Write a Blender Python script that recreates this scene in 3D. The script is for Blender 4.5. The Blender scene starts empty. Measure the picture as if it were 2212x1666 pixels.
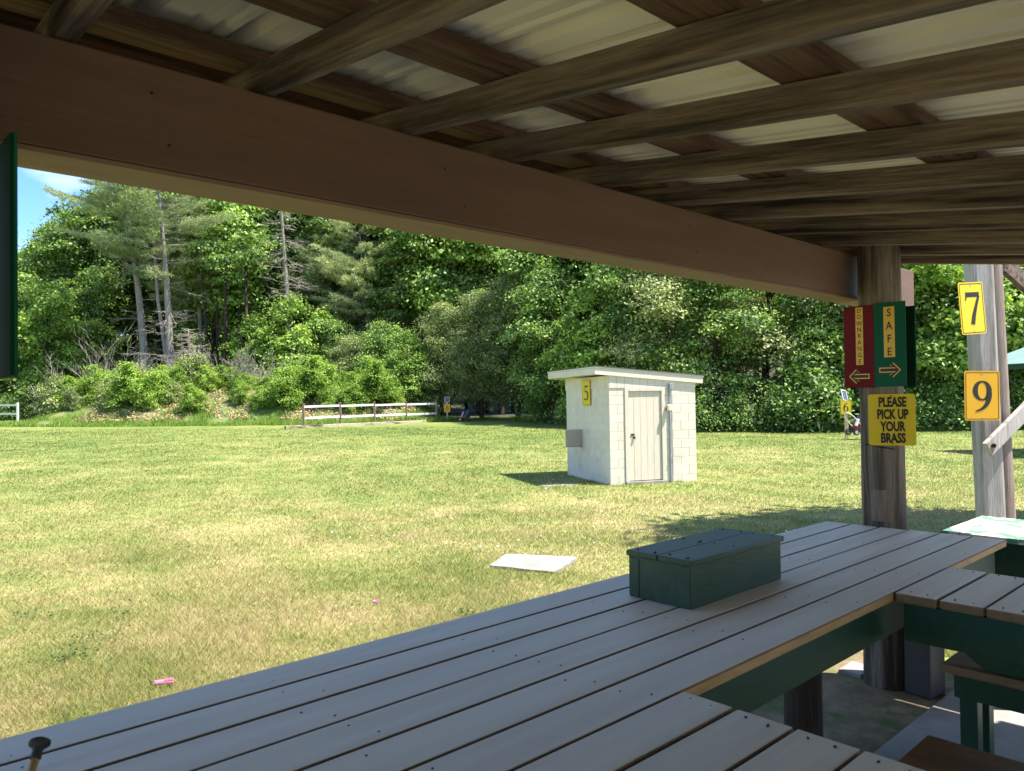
import bpy, bmesh, math, random
import numpy as np
from mathutils import Vector, Matrix
random.seed(7); RS = np.random.RandomState(11)
S = bpy.context.scene
COL = S.collection
R = math.radians

# ------------------------------------------------------------------ camera
EYE = 1.70
FP, CX, CY = 1650.0, 1106.0, 833.0            # focal length / centre in units of a 2212 px wide picture
AX = R(47.2)
FH = Vector((math.cos(AX), math.sin(AX), 0)); RH = Vector((math.sin(AX), -math.cos(AX), 0)); UP = Vector((0, 0, 1))
PITCH = math.atan(23 / 1650); ROLL = 0.012
F = (FH * math.cos(PITCH) + UP * math.sin(PITCH)).normalized()
U0 = (UP * math.cos(PITCH) - FH * math.sin(PITCH)).normalized()
CR = RH * math.cos(ROLL) - U0 * math.sin(ROLL); CU = U0 * math.cos(ROLL) + RH * math.sin(ROLL)
CAM = Vector((0, 0, EYE))
cd = bpy.data.cameras.new("camera"); cam = bpy.data.objects.new("camera", cd); COL.objects.link(cam)
cd.sensor_width = 36; cd.lens = 36 * FP / 2212; cd.clip_start = 0.05; cd.clip_end = 3000
M4 = Matrix((CR, CU, -F)).transposed().to_4x4(); M4.translation = CAM
cam.matrix_world = M4
cd.dof.use_dof = True; cd.dof.focus_distance = 11; cd.dof.aperture_fstop = 10
S.camera = cam

# ------------------------------------------------------------------ light
SUN_EL = R(63.5); SUN_DIR = Vector((0.60, -0.80, 0)).normalized()     # horizontal direction towards the sun
world = bpy.data.worlds.new("World"); S.world = world; world.use_nodes = True
nt = world.node_tree; nt.nodes.clear()
wo = nt.nodes.new('ShaderNodeOutputWorld'); bg = nt.nodes.new('ShaderNodeBackground')
sky = nt.nodes.new('ShaderNodeTexSky'); sky.sky_type = 'NISHITA'; sky.sun_disc = False
sky.sun_elevation = SUN_EL; sky.sun_rotation = math.atan2(SUN_DIR.x, SUN_DIR.y)
sky.air_density = .8; sky.dust_density = 0.15; sky.ozone_density = 3.0
tc = nt.nodes.new('ShaderNodeTexCoord'); mp = nt.nodes.new('ShaderNodeMapping'); mp.inputs['Scale'].default_value = (1, 1, 2.2); mp.inputs['Location'].default_value = (3.7, 1.2, .4)
nz = nt.nodes.new('ShaderNodeTexNoise'); nz.inputs['Scale'].default_value = 4.2; nz.inputs['Detail'].default_value = 8; nz.inputs['Roughness'].default_value = .55
cr = nt.nodes.new('ShaderNodeValToRGB'); cr.color_ramp.elements[0].position = .50; cr.color_ramp.elements[1].position = .68
mx = nt.nodes.new('ShaderNodeMix'); mx.data_type = 'RGBA'; mx.inputs['B'].default_value = (4.2, 4.4, 4.7, 1)
nt.links.new(tc.outputs['Generated'], mp.inputs['Vector']); nt.links.new(mp.outputs[0], nz.inputs['Vector'])
nt.links.new(nz.outputs[0], cr.inputs[0]); nt.links.new(cr.outputs[0], mx.inputs['Factor'])
hs = nt.nodes.new('ShaderNodeHueSaturation'); hs.inputs['Saturation'].default_value = 1.18; hs.inputs['Value'].default_value = .95
nt.links.new(sky.outputs[0], hs.inputs['Color']); nt.links.new(hs.outputs[0], mx.inputs['A']); nt.links.new(mx.outputs['Result'], bg.inputs[0])
bg.inputs[1].default_value = 0.10
nt.links.new(bg.outputs[0], wo.inputs[0])
sl = bpy.data.lights.new("sun", 'SUN'); sun = bpy.data.objects.new("sun", sl); COL.objects.link(sun)
sl.energy = 3.95; sl.angle = R(0.53); sl.color = (1, .95, .87)
sd = SUN_DIR * math.cos(SUN_EL) + UP * math.sin(SUN_EL)
sun.rotation_euler = sd.to_track_quat('Z', 'Y').to_euler(); sun.location = (10, -10, 30)
S.view_settings.view_transform = 'Standard'; S.view_settings.look = 'None'; S.view_settings.gamma = 1
S.view_settings.exposure = 1.85
S.cycles.max_bounces = 8; S.cycles.diffuse_bounces = 5; S.cycles.transmission_bounces = 4; S.cycles.transparent_max_bounces = 4
S.cycles.sample_clamp_indirect = 6

# ------------------------------------------------------------------ helpers
def P(px, py, depth):
    d = FH * 1.0
    v = F + CR * ((px - CX) / FP) - CU * ((py - CY) / FP)
    return CAM + v * (depth / v.dot(FH))
def hor(px): return 856 - .012 * (px - CX)
def XY(px, depth, py=None):
    p = P(px, hor(px) if py is None else py, depth); return p.x, p.y
def ld(x, y):
    return x * RH.x + y * RH.y, x * FH.x + y * FH.y          # lateral, depth
def wxy(lat, dep):
    return RH.x * lat + FH.x * dep, RH.y * lat + FH.y * dep
def ground_np(x, y):
    lat = x * RH.x + y * RH.y; dep = x * FH.x + y * FH.y
    t = np.clip((dep - 3) / 11, 0, 1); t = t * t * (3 - 2 * t)
    u = dep - .9 * np.clip(lat, -70, 40)
    e = .006 * 6 * np.log1p(np.exp(np.clip((u - 27) / 6, -30, 30)))
    e = np.where((u - 27) / 6 > 30, .006 * (u - 27), e)
    h = np.clip(dep - 78, 0, 60) * .16 + np.clip(dep - 45, 0, 80) * np.clip((lat - 5) / 30, 0, 1) * .10
    return -.25 * t + np.minimum(e, 3.0) + h
def gz(x, y): return float(ground_np(np.array([x]), np.array([y]))[0])
def bump_np(lat, dep):
    # earth bank behind the fence
    a = np.clip((lat + 33) / 7, 0, 1) * np.clip((-5.5 - lat) / 6, 0, 1)
    mid = 56.5 + .10 * (lat + 20)
    t = np.clip(1 - np.abs(dep - mid) / 6.5, 0, 1)
    p = t * t * (3 - 2 * t)
    return 2.3 * p * np.sqrt(a)
def gb(x, y):
    l, d = ld(x, y)
    return gz(x, y) + float(bump_np(np.array([l]), np.array([d]))[0])

def srgb(r, g, b):
    f = lambda c: (c / 255 / 12.92) if c / 255 <= .04045 else ((c / 255 + .055) / 1.055) ** 2.4
    return (f(r), f(g), f(b), 1)

MATS = {}
def mat(name, c1, c2=None, scale=6, stretch=(1, 1, 1), rough=.7, bump=0.0, bscale=None, detail=6, spec=.35, lo=.35, hi=.65, metallic=0, c3=None, s3=1.5, lo3=.55, hi3=.7):
    if name in MATS: return MATS[name]
    m = bpy.data.materials.new(name); m.use_nodes = True; n = m.node_tree
    b = n.nodes['Principled BSDF']; b.inputs['Roughness'].default_value = rough; b.inputs['Metallic'].default_value = metallic
    b.inputs['Specular IOR Level'].default_value = spec
    c1 = tuple(c1[:3]) + (1,)
    if c2 is None: c2 = tuple(min(1, v * 1.18) for v in c1[:3]) + (1,)
    c2 = tuple(c2[:3]) + (1,)
    t = n.nodes.new('ShaderNodeTexCoord'); mpn = n.nodes.new('ShaderNodeMapping'); mpn.inputs['Scale'].default_value = stretch
    no = n.nodes.new('ShaderNodeTexNoise'); no.inputs['Scale'].default_value = scale; no.inputs['Detail'].default_value = detail; no.inputs['Roughness'].default_value = .6
    ra = n.nodes.new('ShaderNodeValToRGB'); ra.color_ramp.elements[0].position = lo; ra.color_ramp.elements[1].position = hi
    ra.color_ramp.elements[0].color = c1; ra.color_ramp.elements[1].color = c2
    oi = n.nodes.new('ShaderNodeObjectInfo'); om = n.nodes.new('ShaderNodeMath'); om.operation = 'MULTIPLY'; om.inputs[1].default_value = 61.0
    n.links.new(oi.outputs['Random'], om.inputs[0]); n.links.new(om.outputs[0], mpn.inputs['Location'])
    n.links.new(t.outputs['Object'], mpn.inputs[0]); n.links.new(mpn.outputs[0], no.inputs['Vector']); n.links.new(no.outputs[0], ra.inputs[0])
    out = ra.outputs[0]
    if c3 is not None:
        n3 = n.nodes.new('ShaderNodeTexNoise'); n3.inputs['Scale'].default_value = s3; n3.inputs['Detail'].default_value = 7; n3.inputs['Roughness'].default_value = .65
        n.links.new(mpn.outputs[0], n3.inputs['Vector'])
        r3 = n.nodes.new('ShaderNodeValToRGB'); r3.color_ramp.elements[0].position = lo3; r3.color_ramp.elements[1].position = hi3
        n.links.new(n3.outputs[0], r3.inputs[0])
        m3 = n.nodes.new('ShaderNodeMix'); m3.data_type = 'RGBA'; m3.inputs['B'].default_value = tuple(c3[:3]) + (1,)
        n.links.new(r3.outputs[0], m3.inputs['Factor']); n.links.new(out, m3.inputs['A']); out = m3.outputs['Result']
    n.links.new(out, b.inputs['Base Color'])
    if bump:
        bu = n.nodes.new('ShaderNodeBump'); bu.inputs['Strength'].default_value = bump; bu.inputs['Distance'].default_value = .01
        nb = n.nodes.new('ShaderNodeTexNoise'); nb.inputs['Scale'].default_value = bscale or scale * 3; nb.inputs['Detail'].default_value = 4
        n.links.new(mpn.outputs[0], nb.inputs['Vector']); n.links.new(nb.outputs[0], bu.inputs['Height']); n.links.new(bu.outputs[0], b.inputs['Normal'])
    MATS[name] = m; return m

def leafmat(name, c1, c2, c3, trans=.35, tcol=None, rough=.5, spec=.25):
    m = bpy.data.materials.new(name); m.use_nodes = True; n = m.node_tree
    b = n.nodes['Principled BSDF']; o = n.nodes['Material Output']
    b.inputs['Roughness'].default_value = rough; b.inputs['Specular IOR Level'].default_value = spec
    at = n.nodes.new('ShaderNodeAttribute'); at.attribute_name = 'rnd'
    oi = n.nodes.new('ShaderNodeObjectInfo')
    ad = n.nodes.new('ShaderNodeMath'); ad.operation = 'MULTIPLY_ADD'; ad.inputs[1].default_value = .34; ad.inputs[2].default_value = -.17
    n.links.new(oi.outputs['Random'], ad.inputs[0])
    a2 = n.nodes.new('ShaderNodeMath'); a2.operation = 'ADD'
    n.links.new(at.outputs['Fac'], a2.inputs[0]); n.links.new(ad.outputs[0], a2.inputs[1])
    ra = n.nodes.new('ShaderNodeValToRGB'); e = ra.color_ramp.elements
    e[0].position = .05; e[0].color = c1 + (1,); e[1].position = .95; e[1].color = c3 + (1,)
    k = e.new(.5); k.color = c2 + (1,)
    n.links.new(a2.outputs[0], ra.inputs[0]); n.links.new(ra.outputs[0], b.inputs['Base Color'])
    tr = n.nodes.new('ShaderNodeBsdfTranslucent'); mxs = n.nodes.new('ShaderNodeMixShader'); mxs.inputs[0].default_value = trans
    mm = n.nodes.new('ShaderNodeMix'); mm.data_type = 'RGBA'; mm.blend_type = 'MULTIPLY'; mm.inputs['Factor'].default_value = 1
    mm.inputs['B'].default_value = (tcol or (1.3, 1.25, .6)) + (1,)
    n.links.new(ra.outputs[0], mm.inputs['A']); n.links.new(mm.outputs['Result'], tr.inputs[0])
    n.links.new(b.outputs[0], mxs.inputs[1]); n.links.new(tr.outputs[0], mxs.inputs[2]); n.links.new(mxs.outputs[0], o.inputs[0])
    MATS[name] = m; return m

def tag(o, label=None, cat=None, group=None, kind=None):
    if label: o['label'] = label
    if cat: o['category'] = cat
    if group: o['group'] = group
    if kind: o['kind'] = kind
    return o
def empty(name, loc=(0, 0, 0), rz=0.0, label=None, cat=None, group=None, mw=None):
    o = bpy.data.objects.new(name, None); o.empty_display_size = .2; COL.objects.link(o)
    if mw is not None: o.matrix_world = mw
    else: o.location = loc; o.rotation_euler = (0, 0, rz)
    return tag(o, label, cat, group)
def frame(loc, xdir, zdir):
    x = Vector(xdir).normalized(); z = Vector(zdir); z = (z - x * z.dot(x)).normalized(); y = z.cross(x)
    m = Matrix((x, y, z)).transposed().to_4x4(); m.translation = Vector(loc); return m

class MB:
    def __init__(s): s.v = []; s.f = []
    def add(s, vs, fs):
        k = len(s.v); s.v += [tuple(q) for q in vs]; s.f += [tuple(i + k for i in q) for q in fs]; return s
    def box(s, x0, x1, y0, y1, z0, z1):
        vs = [(x0, y0, z0), (x1, y0, z0), (x1, y1, z0), (x0, y1, z0), (x0, y0, z1), (x1, y0, z1), (x1, y1, z1), (x0, y1, z1)]
        return s.add(vs, [(0, 3, 2, 1), (4, 5, 6, 7), (0, 1, 5, 4), (1, 2, 6, 5), (2, 3, 7, 6), (3, 0, 4, 7)])
    def beam(s, a, b, w, h, up=(0, 0, 1)):
        a = Vector(a); b = Vector(b); d = (b - a).normalized(); u = Vector(up); sd_ = d.cross(u).normalized(); u = sd_.cross(d)
        vs = []
        for q in (a, b):
            for i, j in ((-1, -1), (1, -1), (1, 1), (-1, 1)): vs.append(q + sd_ * (w / 2 * i) + u * (h / 2 * j))
        return s.add(vs, [(0, 1, 2, 3), (7, 6, 5, 4), (0, 4, 5, 1), (1, 5, 6, 2), (2, 6, 7, 3), (3, 7, 4, 0)])
    def tube(s, pts, radii, n=8, caps=True, wob=0.0):
        pts = [Vector(q) for q in pts]; k0 = len(s.v); ref = Vector((.3, .2, 1)).normalized(); L = len(pts)
        for i, q in enumerate(pts):
            d = (pts[min(i + 1, L - 1)] - pts[max(i - 1, 0)])
            d = d.normalized() if d.length > 1e-9 else Vector((0, 0, 1))
            rf = ref if abs(d.dot(ref)) < .9 else Vector((1, 0, 0))
            a = d.cross(rf).normalized(); b = d.cross(a)
            r = radii[i] if hasattr(radii, '__len__') else radii
            for j in range(n):
                t = 2 * math.pi * j / n; rr = r * (1 + wob * (random.random() - .5))
                s.v.append(tuple(q + a * (math.cos(t) * rr) + b * (math.sin(t) * rr)))
        for i in range(L - 1):
            for j in range(n):
                s.f.append((k0 + i * n + j, k0 + i * n + (j + 1) % n, k0 + (i + 1) * n + (j + 1) % n, k0 + (i + 1) * n + j))
        if caps:
            s.f.append(tuple(k0 + j for j in range(n))[::-1]); s.f.append(tuple(k0 + (L - 1) * n + j for j in range(n)))
        return s
    def cyl(s, a, b, r, n=20, r2=None): return s.tube([a, b], [r, r if r2 is None else r2], n)
    def lathe(s, prof, n=24, c=(0, 0, 0)):
        k0 = len(s.v)
        for r, z in prof:
            for j in range(n):
                t = 2 * math.pi * j / n; s.v.append((c[0] + r * math.cos(t), c[1] + r * math.sin(t), c[2] + z))
        for i in range(len(prof) - 1):
            for j in range(n): s.f.append((k0 + i * n + j, k0 + i * n + (j + 1) % n, k0 + (i + 1) * n + (j + 1) % n, k0 + (i + 1) * n + j))
        s.f.append(tuple(k0 + j for j in range(n))[::-1]); s.f.append(tuple(k0 + (len(prof) - 1) * n + j for j in range(n)))
        return s
    def poly(s, pts, y0, y1):
        # outline in local XZ, thickness along y
        n = len(pts); vs = [(x, y0, z) for x, z in pts] + [(x, y1, z) for x, z in pts]
        fs = [tuple(range(n)), tuple(range(2 * n - 1, n - 1, -1))] + [(i, i + n, (i + 1) % n + n, (i + 1) % n) for i in range(n)]
        return s.add(vs, fs)
    def build(s, name, m, parent=None, bevel=0, smooth=False, loc=None):
        me = bpy.data.meshes.new(name)
        vs = s.v
        if loc is not None: vs = [(a - loc[0], b - loc[1], c - loc[2]) for a, b, c in s.v]
        me.from_pydata(vs, [], s.f); me.update()
        bm = bmesh.new(); bm.from_mesh(me); bmesh.ops.recalc_face_normals(bm, faces=bm.faces); bm.to_mesh(me); bm.free()
        o = bpy.data.objects.new(name, me); COL.objects.link(o); me.materials.append(m)
        if parent: o.parent = parent
        if loc is not None and parent is None: o.location = loc
        if smooth:
            me.polygons.foreach_set('use_smooth', [True] * len(me.polygons))
        if bevel:
            b = o.modifiers.new('bevel', 'BEVEL'); b.width = bevel; b.segments = 2; b.limit_method = 'ANGLE'; b.angle_limit = R(40)
        return o

def rrect(w, h, r, n=5):
    pts = []
    for cx, cz, a0 in ((w / 2 - r, h / 2 - r, 0), (-w / 2 + r, h / 2 - r, 90), (-w / 2 + r, -h / 2 + r, 180), (w / 2 - r, -h / 2 + r, 270)):
        for i in range(n + 1):
            a = R(a0 + 90 * i / n); pts.append((cx + r * math.cos(a), cz + r * math.sin(a)))
    return pts
def ring_mb(outer, inner, y):
    m = MB(); n = len(outer)
    m.add([(x, y, z) for x, z in outer] + [(x, y, z) for x, z in inner], [(i, (i + 1) % n, (i + 1) % n + n, i + n) for i in range(n)])
    return m
def cat_rom(pts, sub=8):
    out = []; n = len(pts)
    for i in range(n - 1):
        p0 = pts[max(i - 1, 0)]; p1 = pts[i]; p2 = pts[i + 1]; p3 = pts[min(i + 2, n - 1)]
        for k in range(sub):
            t = k / sub
            out.append(tuple(.5 * ((2 * p1[j]) + (-p0[j] + p2[j]) * t + (2 * p0[j] - 5 * p1[j] + 4 * p2[j] - p3[j]) * t * t + (-p0[j] + 3 * p1[j] - 3 * p2[j] + p3[j]) * t ** 3) for j in range(len(p1))))
    out.append(pts[-1]); return out
def ring_pts(cx, cz, rx, rz, wt, wn, n=28):
    return [(cx + rx * math.cos(2 * math.pi * i / n), cz + rz * math.sin(2 * math.pi * i / n), wn + (wt - wn) * abs(math.cos(2 * math.pi * i / n)) ** 1.5) for i in range(n + 1)]
DIG = {
    '7': [[(.06, .92, .15), (.60, .92, .15)], [(.57, .87, .08), (.45, .58, .10), (.34, .28, .14), (.27, 0, .15)], [(.075, .86, .05), (.06, .74, .02)]],
    '5': [[(.15, .93, .12), (.57, .94, .12)], [(.17, .90, .045), (.135, .52, .05)], cat_rom([(.14, .535, .03), (.30, .60, .09), (.46, .53, .14), (.53, .34, .15), (.47, .14, .12), (.28, .02, .06), (.08, .075, .10), (.04, .12, .06)])],
    '9': [ring_pts(.3, .665, .215, .30, .16, .055), cat_rom([(.515, .70, .10), (.52, .50, .15), (.44, .24, .13), (.28, .07, .08), (.08, -.01, .035)])],
    '8': [ring_pts(.3, .745, .17, .215, .13, .05), ring_pts(.3, .265, .215, .26, .14, .055)],
}
DIG['6'] = [[(.6 - x, 1 - z, w) for x, z, w in st] for st in DIG['9']]
def strokes(ch, H, cx, cz, y, mb, sx=1.0, dirn=-1):
    for k, st in enumerate(DIG[ch]):
        st = list(st); L = []
        yy = y + dirn * .0012 * k; n = len(st)
        closed = n > 20 and abs(st[0][0] - st[-1][0]) < 1e-6 and abs(st[0][1] - st[-1][1]) < 1e-6
        for i in range(n):
            a = st[(i - 1) % (n - 1)] if closed else st[max(i - 1, 0)]
            b = st[(i + 1) % (n - 1)] if closed else st[min(i + 1, n - 1)]
            dx, dz = b[0] - a[0], b[1] - a[1]; q = math.hypot(dx, dz) or 1
            nx, nz_ = -dz / q, dx / q; x, z, w = st[i]
            for sg in (1, -1):
                L.append((cx + (x + nx * sg * w / 2 - .3) * H * sx, yy, cz + (z + nz_ * sg * w / 2 - .5) * H))
        mb.add(L, [(2 * i, 2 * i + 1, 2 * i + 3, 2 * i + 2) for i in range(n - 1)])
def text_mesh(body, size, cx, cz, y, mb, sx=1.0, bold=0.0):
    c = bpy.data.curves.new('lettering', 'FONT'); c.body = body; c.size = size; c.align_x = 'CENTER'; c.align_y = 'CENTER'; c.offset = bold * size; c.resolution_u = 3
    o = bpy.data.objects.new('lettering', c); COL.objects.link(o); bpy.context.view_layer.update()
    me = bpy.data.meshes.new_from_object(o.evaluated_get(bpy.context.evaluated_depsgraph_get()))
    mb.add([(cx + v.co.x * sx, y, cz + v.co.y) for v in me.vertices], [tuple(p.vertices) for p in me.polygons])
    bpy.data.objects.remove(o); bpy.data.meshes.remove(me)

def npmesh(name, V, faces_n, m, parent=None, rnd=None, smooth=False):
    """V (N,3) grouped in consecutive faces of faces_n verts"""
    me = bpy.data.meshes.new(name); N = len(V); nf = N // faces_n
    me.vertices.add(N); me.vertices.foreach_set('co', V.astype(np.float32).ravel())
    me.loops.add(N); me.loops.foreach_set('vertex_index', np.arange(N, dtype=np.int32))
    me.polygons.add(nf); me.polygons.foreach_set('loop_start', np.arange(0, N, faces_n, dtype=np.int32))
    me.polygons.foreach_set('loop_total', np.full(nf, faces_n, dtype=np.int32))
    if rnd is not None:
        a = me.attributes.new('rnd', 'FLOAT', 'POINT'); a.data.foreach_set('value', rnd.astype(np.float32))
    me.update(calc_edges=True); me.validate()
    me.materials.append(m)
    o = bpy.data.objects.new(name, me); COL.objects.link(o)
    if parent: o.parent = parent
    return o
def unit(a): return a / np.maximum(np.linalg.norm(a, axis=1, keepdims=True), 1e-9)
def leaves(C, Nrm, L, W, rs):
    """rhombic leaves at centres C with normals Nrm"""
    n = len(C); a = unit(np.cross(Nrm, rs.normal(size=(n, 3)))); b = np.cross(Nrm, a)
    L = L * (0.65 + .7 * rs.rand(n, 1)); W = W * (0.65 + .7 * rs.rand(n, 1))
    V = np.stack([C - a * L / 2, C + b * W / 2 - a * L * .08, C + a * L / 2, C - b * W / 2 - a * L * .08], axis=1)
    return V.reshape(-1, 3)
def copy_tree(src, loc, rz, sc):
    r = src.copy(); COL.objects.link(r); r.location = loc; r.rotation_euler = (0, 0, rz); r.scale = sc
    for ch in src.children:
        c = ch.copy(); COL.objects.link(c); c.parent = r
    return r

# ------------------------------------------------------------------ materials
M_head = mat('brown_paint', srgb(100, 76, 63), srgb(108, 83, 69), 3, (.5, 4, 4), .6, .12, 14, c3=srgb(90, 67, 55), s3=1.0, lo3=.48, hi3=.72)
M_raft = mat('aged_rafter_wood', srgb(98, 84, 74), srgb(130, 114, 101), 8, (16, .7, 16), .85, .4, 30, c3=srgb(46, 37, 31), s3=1.3, lo3=.44, hi3=.64)
M_purl = mat('purlin_wood', srgb(88, 64, 48), srgb(112, 84, 64), 9, (.7, 12, 12), .85, .2, 30, c3=srgb(48, 35, 28), s3=2, lo3=.48, hi3=.68)
M_underlit = mat('underlit_lumber', srgb(120, 98, 80), srgb(134, 110, 90), 6, (.6, 6, 6), .7, .1, 30)  # tan wood tone, lightened to carry lawn light on the header's underside
M_tin = mat('cream_roof_metal', srgb(228, 220, 198), srgb(236, 229, 210), 2, rough=.4, spec=.45)
M_pole = mat('weathered_pole_wood', srgb(104, 92, 82), srgb(134, 124, 114), 10, (9, 9, .5), .85, .45, 30, c3=srgb(50, 38, 30), s3=.75, lo3=.44, hi3=.58)
M_poledark = mat('creosote_pole_wood', srgb(39, 30, 24), srgb(65, 51, 41), 10, (9, 9, .6), .85, .3, 30)
M_greypole = mat('grey_pole_wood', srgb(151, 145, 135), srgb(177, 171, 165), 11, (9, 9, .45), .85, .45, 30, c3=srgb(114, 101, 88), s3=1.3, lo3=.5, hi3=.72)
M_brownpole = mat('brown_pole_wood', srgb(122, 109, 98), srgb(148, 135, 124), 11, (9, 9, .45), .85, .45, 30, c3=srgb(105, 77, 59), s3=1.0, lo3=.56, hi3=.7)
M_top = mat('beige_bench_paint', srgb(200, 186, 166), srgb(210, 197, 178), 3.5, (.25, 4, 4), .5, .10, 22, spec=.35, c3=srgb(220, 210, 194), s3=1.6, lo3=.60, hi3=.72, lo=.40, hi=.60)
M_edge = mat('bench_board_edge', srgb(161, 124, 79), srgb(180, 143, 98), 8, (1, 6, 6), .6)
M_green = mat('dark_green_paint', srgb(23, 57, 42), srgb(29, 66, 48), 5, (1, 4, 4), .5, .05, 30)
M_boxg = mat('box_green_paint', srgb(27, 56, 44), srgb(34, 65, 51), 5, (1, 4, 4), .42, .08, 25, spec=.4, c3=srgb(44, 70, 60), s3=3, lo3=.55, hi3=.75)
M_seat = mat('seat_wood', srgb(112, 88, 68), srgb(130, 104, 82), 8, (6, .8, 6), .6, .15, 30, c3=srgb(92, 72, 56), s3=2, lo3=.5, hi3=.7)
M_black = mat('dark_iron', srgb(30, 30, 32), srgb(44, 44, 46), 12, rough=.6)
M_conc = mat('concrete', srgb(139, 134, 128), srgb(153, 148, 142), 5, rough=.85, bump=.2, bscale=60, c3=srgb(120, 113, 105), s3=1.4, lo3=.5, hi3=.75)
M_grey = mat('dark_grey_plastic', srgb(54, 53, 54), srgb(61, 60, 61), 6, rough=.5)
M_white = mat('shed_cream_paint', srgb(202, 194, 178), srgb(210, 202, 187), 3, rough=.6, bump=.16, bscale=45, c3=srgb(182, 175, 160), s3=2.0, lo3=.55, hi3=.8)
M_door = mat('door_cream_paint', srgb(196, 186, 169), srgb(206, 196, 179), 4, (6, 6, .6), .6, .2, 40, c3=srgb(176, 168, 152), s3=2.0, lo3=.55, hi3=.75)
M_roofdark = mat('asphalt_shingle', srgb(78, 76, 74), srgb(106, 104, 100), 40, rough=.9, bump=.4)
M_metal = mat('galvanised_steel', srgb(149, 152, 158), srgb(165, 169, 174), 7, rough=.38, metallic=.55)
M_hood = mat('weathered_steel', srgb(157, 149, 138), srgb(172, 163, 152), 5, rough=.5, metallic=.25, c3=srgb(135, 124, 114), s3=2.5)
M_lamp = mat('lamp_plastic', srgb(222, 212, 180), rough=.4)
M_yel = mat('sign_yellow', srgb(208, 179, 20), srgb(211, 184, 28), 3, rough=.4)
M_amb = mat('sign_amber', srgb(211, 156, 18), srgb(214, 162, 25), 3, rough=.4)
M_ink = mat('sign_black_ink', srgb(34, 28, 26), srgb(40, 34, 30), 5, rough=.5)
M_red = mat('sign_red', srgb(96, 19, 26), srgb(103, 22, 29), 3, rough=.7, spec=.15)
M_sgreen = mat('sign_green', srgb(17, 78, 56), srgb(20, 84, 61), 3, rough=.75, spec=.15)
M_blackbd = mat('black_backing', srgb(14, 15, 14), rough=.9, spec=.1)
M_darkgreen = mat('deep_green_backing', srgb(16, 50, 36), rough=.85, spec=.1)
M_strip = mat('sign_strip_gold', srgb(211, 163, 45), srgb(214, 167, 52), 4, rough=.45)
M_postbr = mat('fence_post_brown', srgb(120, 98, 86), srgb(136, 112, 98), 6, rough=.7)
M_rail = mat('fence_rail_white', srgb(204, 202, 198), srgb(211, 209, 206), 4, rough=.55)
M_timber = mat('weathered_timber', srgb(161, 146, 128), srgb(184, 170, 152), 6, (1, 5, 5), .8, .3, c3=srgb(76, 66, 55), s3=.7, lo3=.5, hi3=.62)
M_stake = mat('stake_wood', srgb(186, 156, 124), srgb(204, 176, 144), 8, (8, 8, .7), .8)
M_solar = mat('solar_cells', srgb(24, 30, 50), srgb(34, 42, 64), 4, rough=.2, spec=.6)
M_hullblue = mat('machine_cover', srgb(44, 50, 66), srgb(54, 60, 78), 5, rough=.35)
M_mred = mat('machine_red', srgb(132, 34, 40), rough=.45)
M_tyre = mat('tyre_rubber', srgb(36, 36, 38), rough=.8)
M_groof = mat('green_roof_metal', srgb(124, 150, 140), srgb(134, 160, 150), 4, rough=.45)
M_pink = mat('pink_plastic', srgb(187, 100, 137), srgb(191, 113, 147), 8, rough=.4)
M_stick = mat('dowel_wood', srgb(182, 140, 96), srgb(200, 160, 116), 8, (8, 8, .6), .6)
M_camo = mat('peeling_green_paint', srgb(82, 122, 100), srgb(100, 140, 118), 5, rough=.6, c3=srgb(214, 196, 182), s3=9, lo3=.485, hi3=.505)
M_bark = mat('dark_bark', srgb(43, 35, 29), srgb(65, 56, 47), 7, (4, 4, .7), .95, .5)
M_pbark = mat('pine_bark', srgb(112, 106, 100), srgb(150, 143, 136), 6, (3, 3, .6), .95, .5, c3=srgb(82, 68, 60), s3=1.6)
M_dead = mat('bleached_dead_wood', srgb(122, 112, 104), srgb(150, 143, 133), 6, (3, 3, 1), .9)
M_oak = leafmat('broad_leaf', (0.057, 0.113, 0.031), (0.135, 0.234, 0.054), (0.326, 0.453, 0.120), .30, (1.25, 1.25, .55), rough=.5, spec=.28)
M_oak2 = leafmat('bright_leaf', (0.097, 0.179, 0.036), (0.207, 0.338, 0.062), (0.400, 0.538, 0.124), .34, (1.25, 1.22, .55), rough=.5, spec=.28)
M_olive = leafmat('olive_leaf', (0.101, 0.148, 0.052), (0.215, 0.276, 0.094), (0.430, 0.457, 0.202), .28, (1.2, 1.2, .6), rough=.45, spec=.35)
M_shrub = leafmat('shrub_leaf', (0.089, 0.179, 0.027), (0.200, 0.326, 0.050), (0.347, 0.473, 0.095), .34, (1.2, 1.2, .5))
M_needle = leafmat('pine_needle', (0.132, 0.185, 0.092), (0.264, 0.330, 0.158), (0.436, 0.488, 0.238), .25, (1.2, 1.2, .6))
M_weed = leafmat('weed_leaf', (.12, .21, .034), (.20, .31, .05), (.32, .42, .085), .35, (1.1, 1.1, .5))

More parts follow.
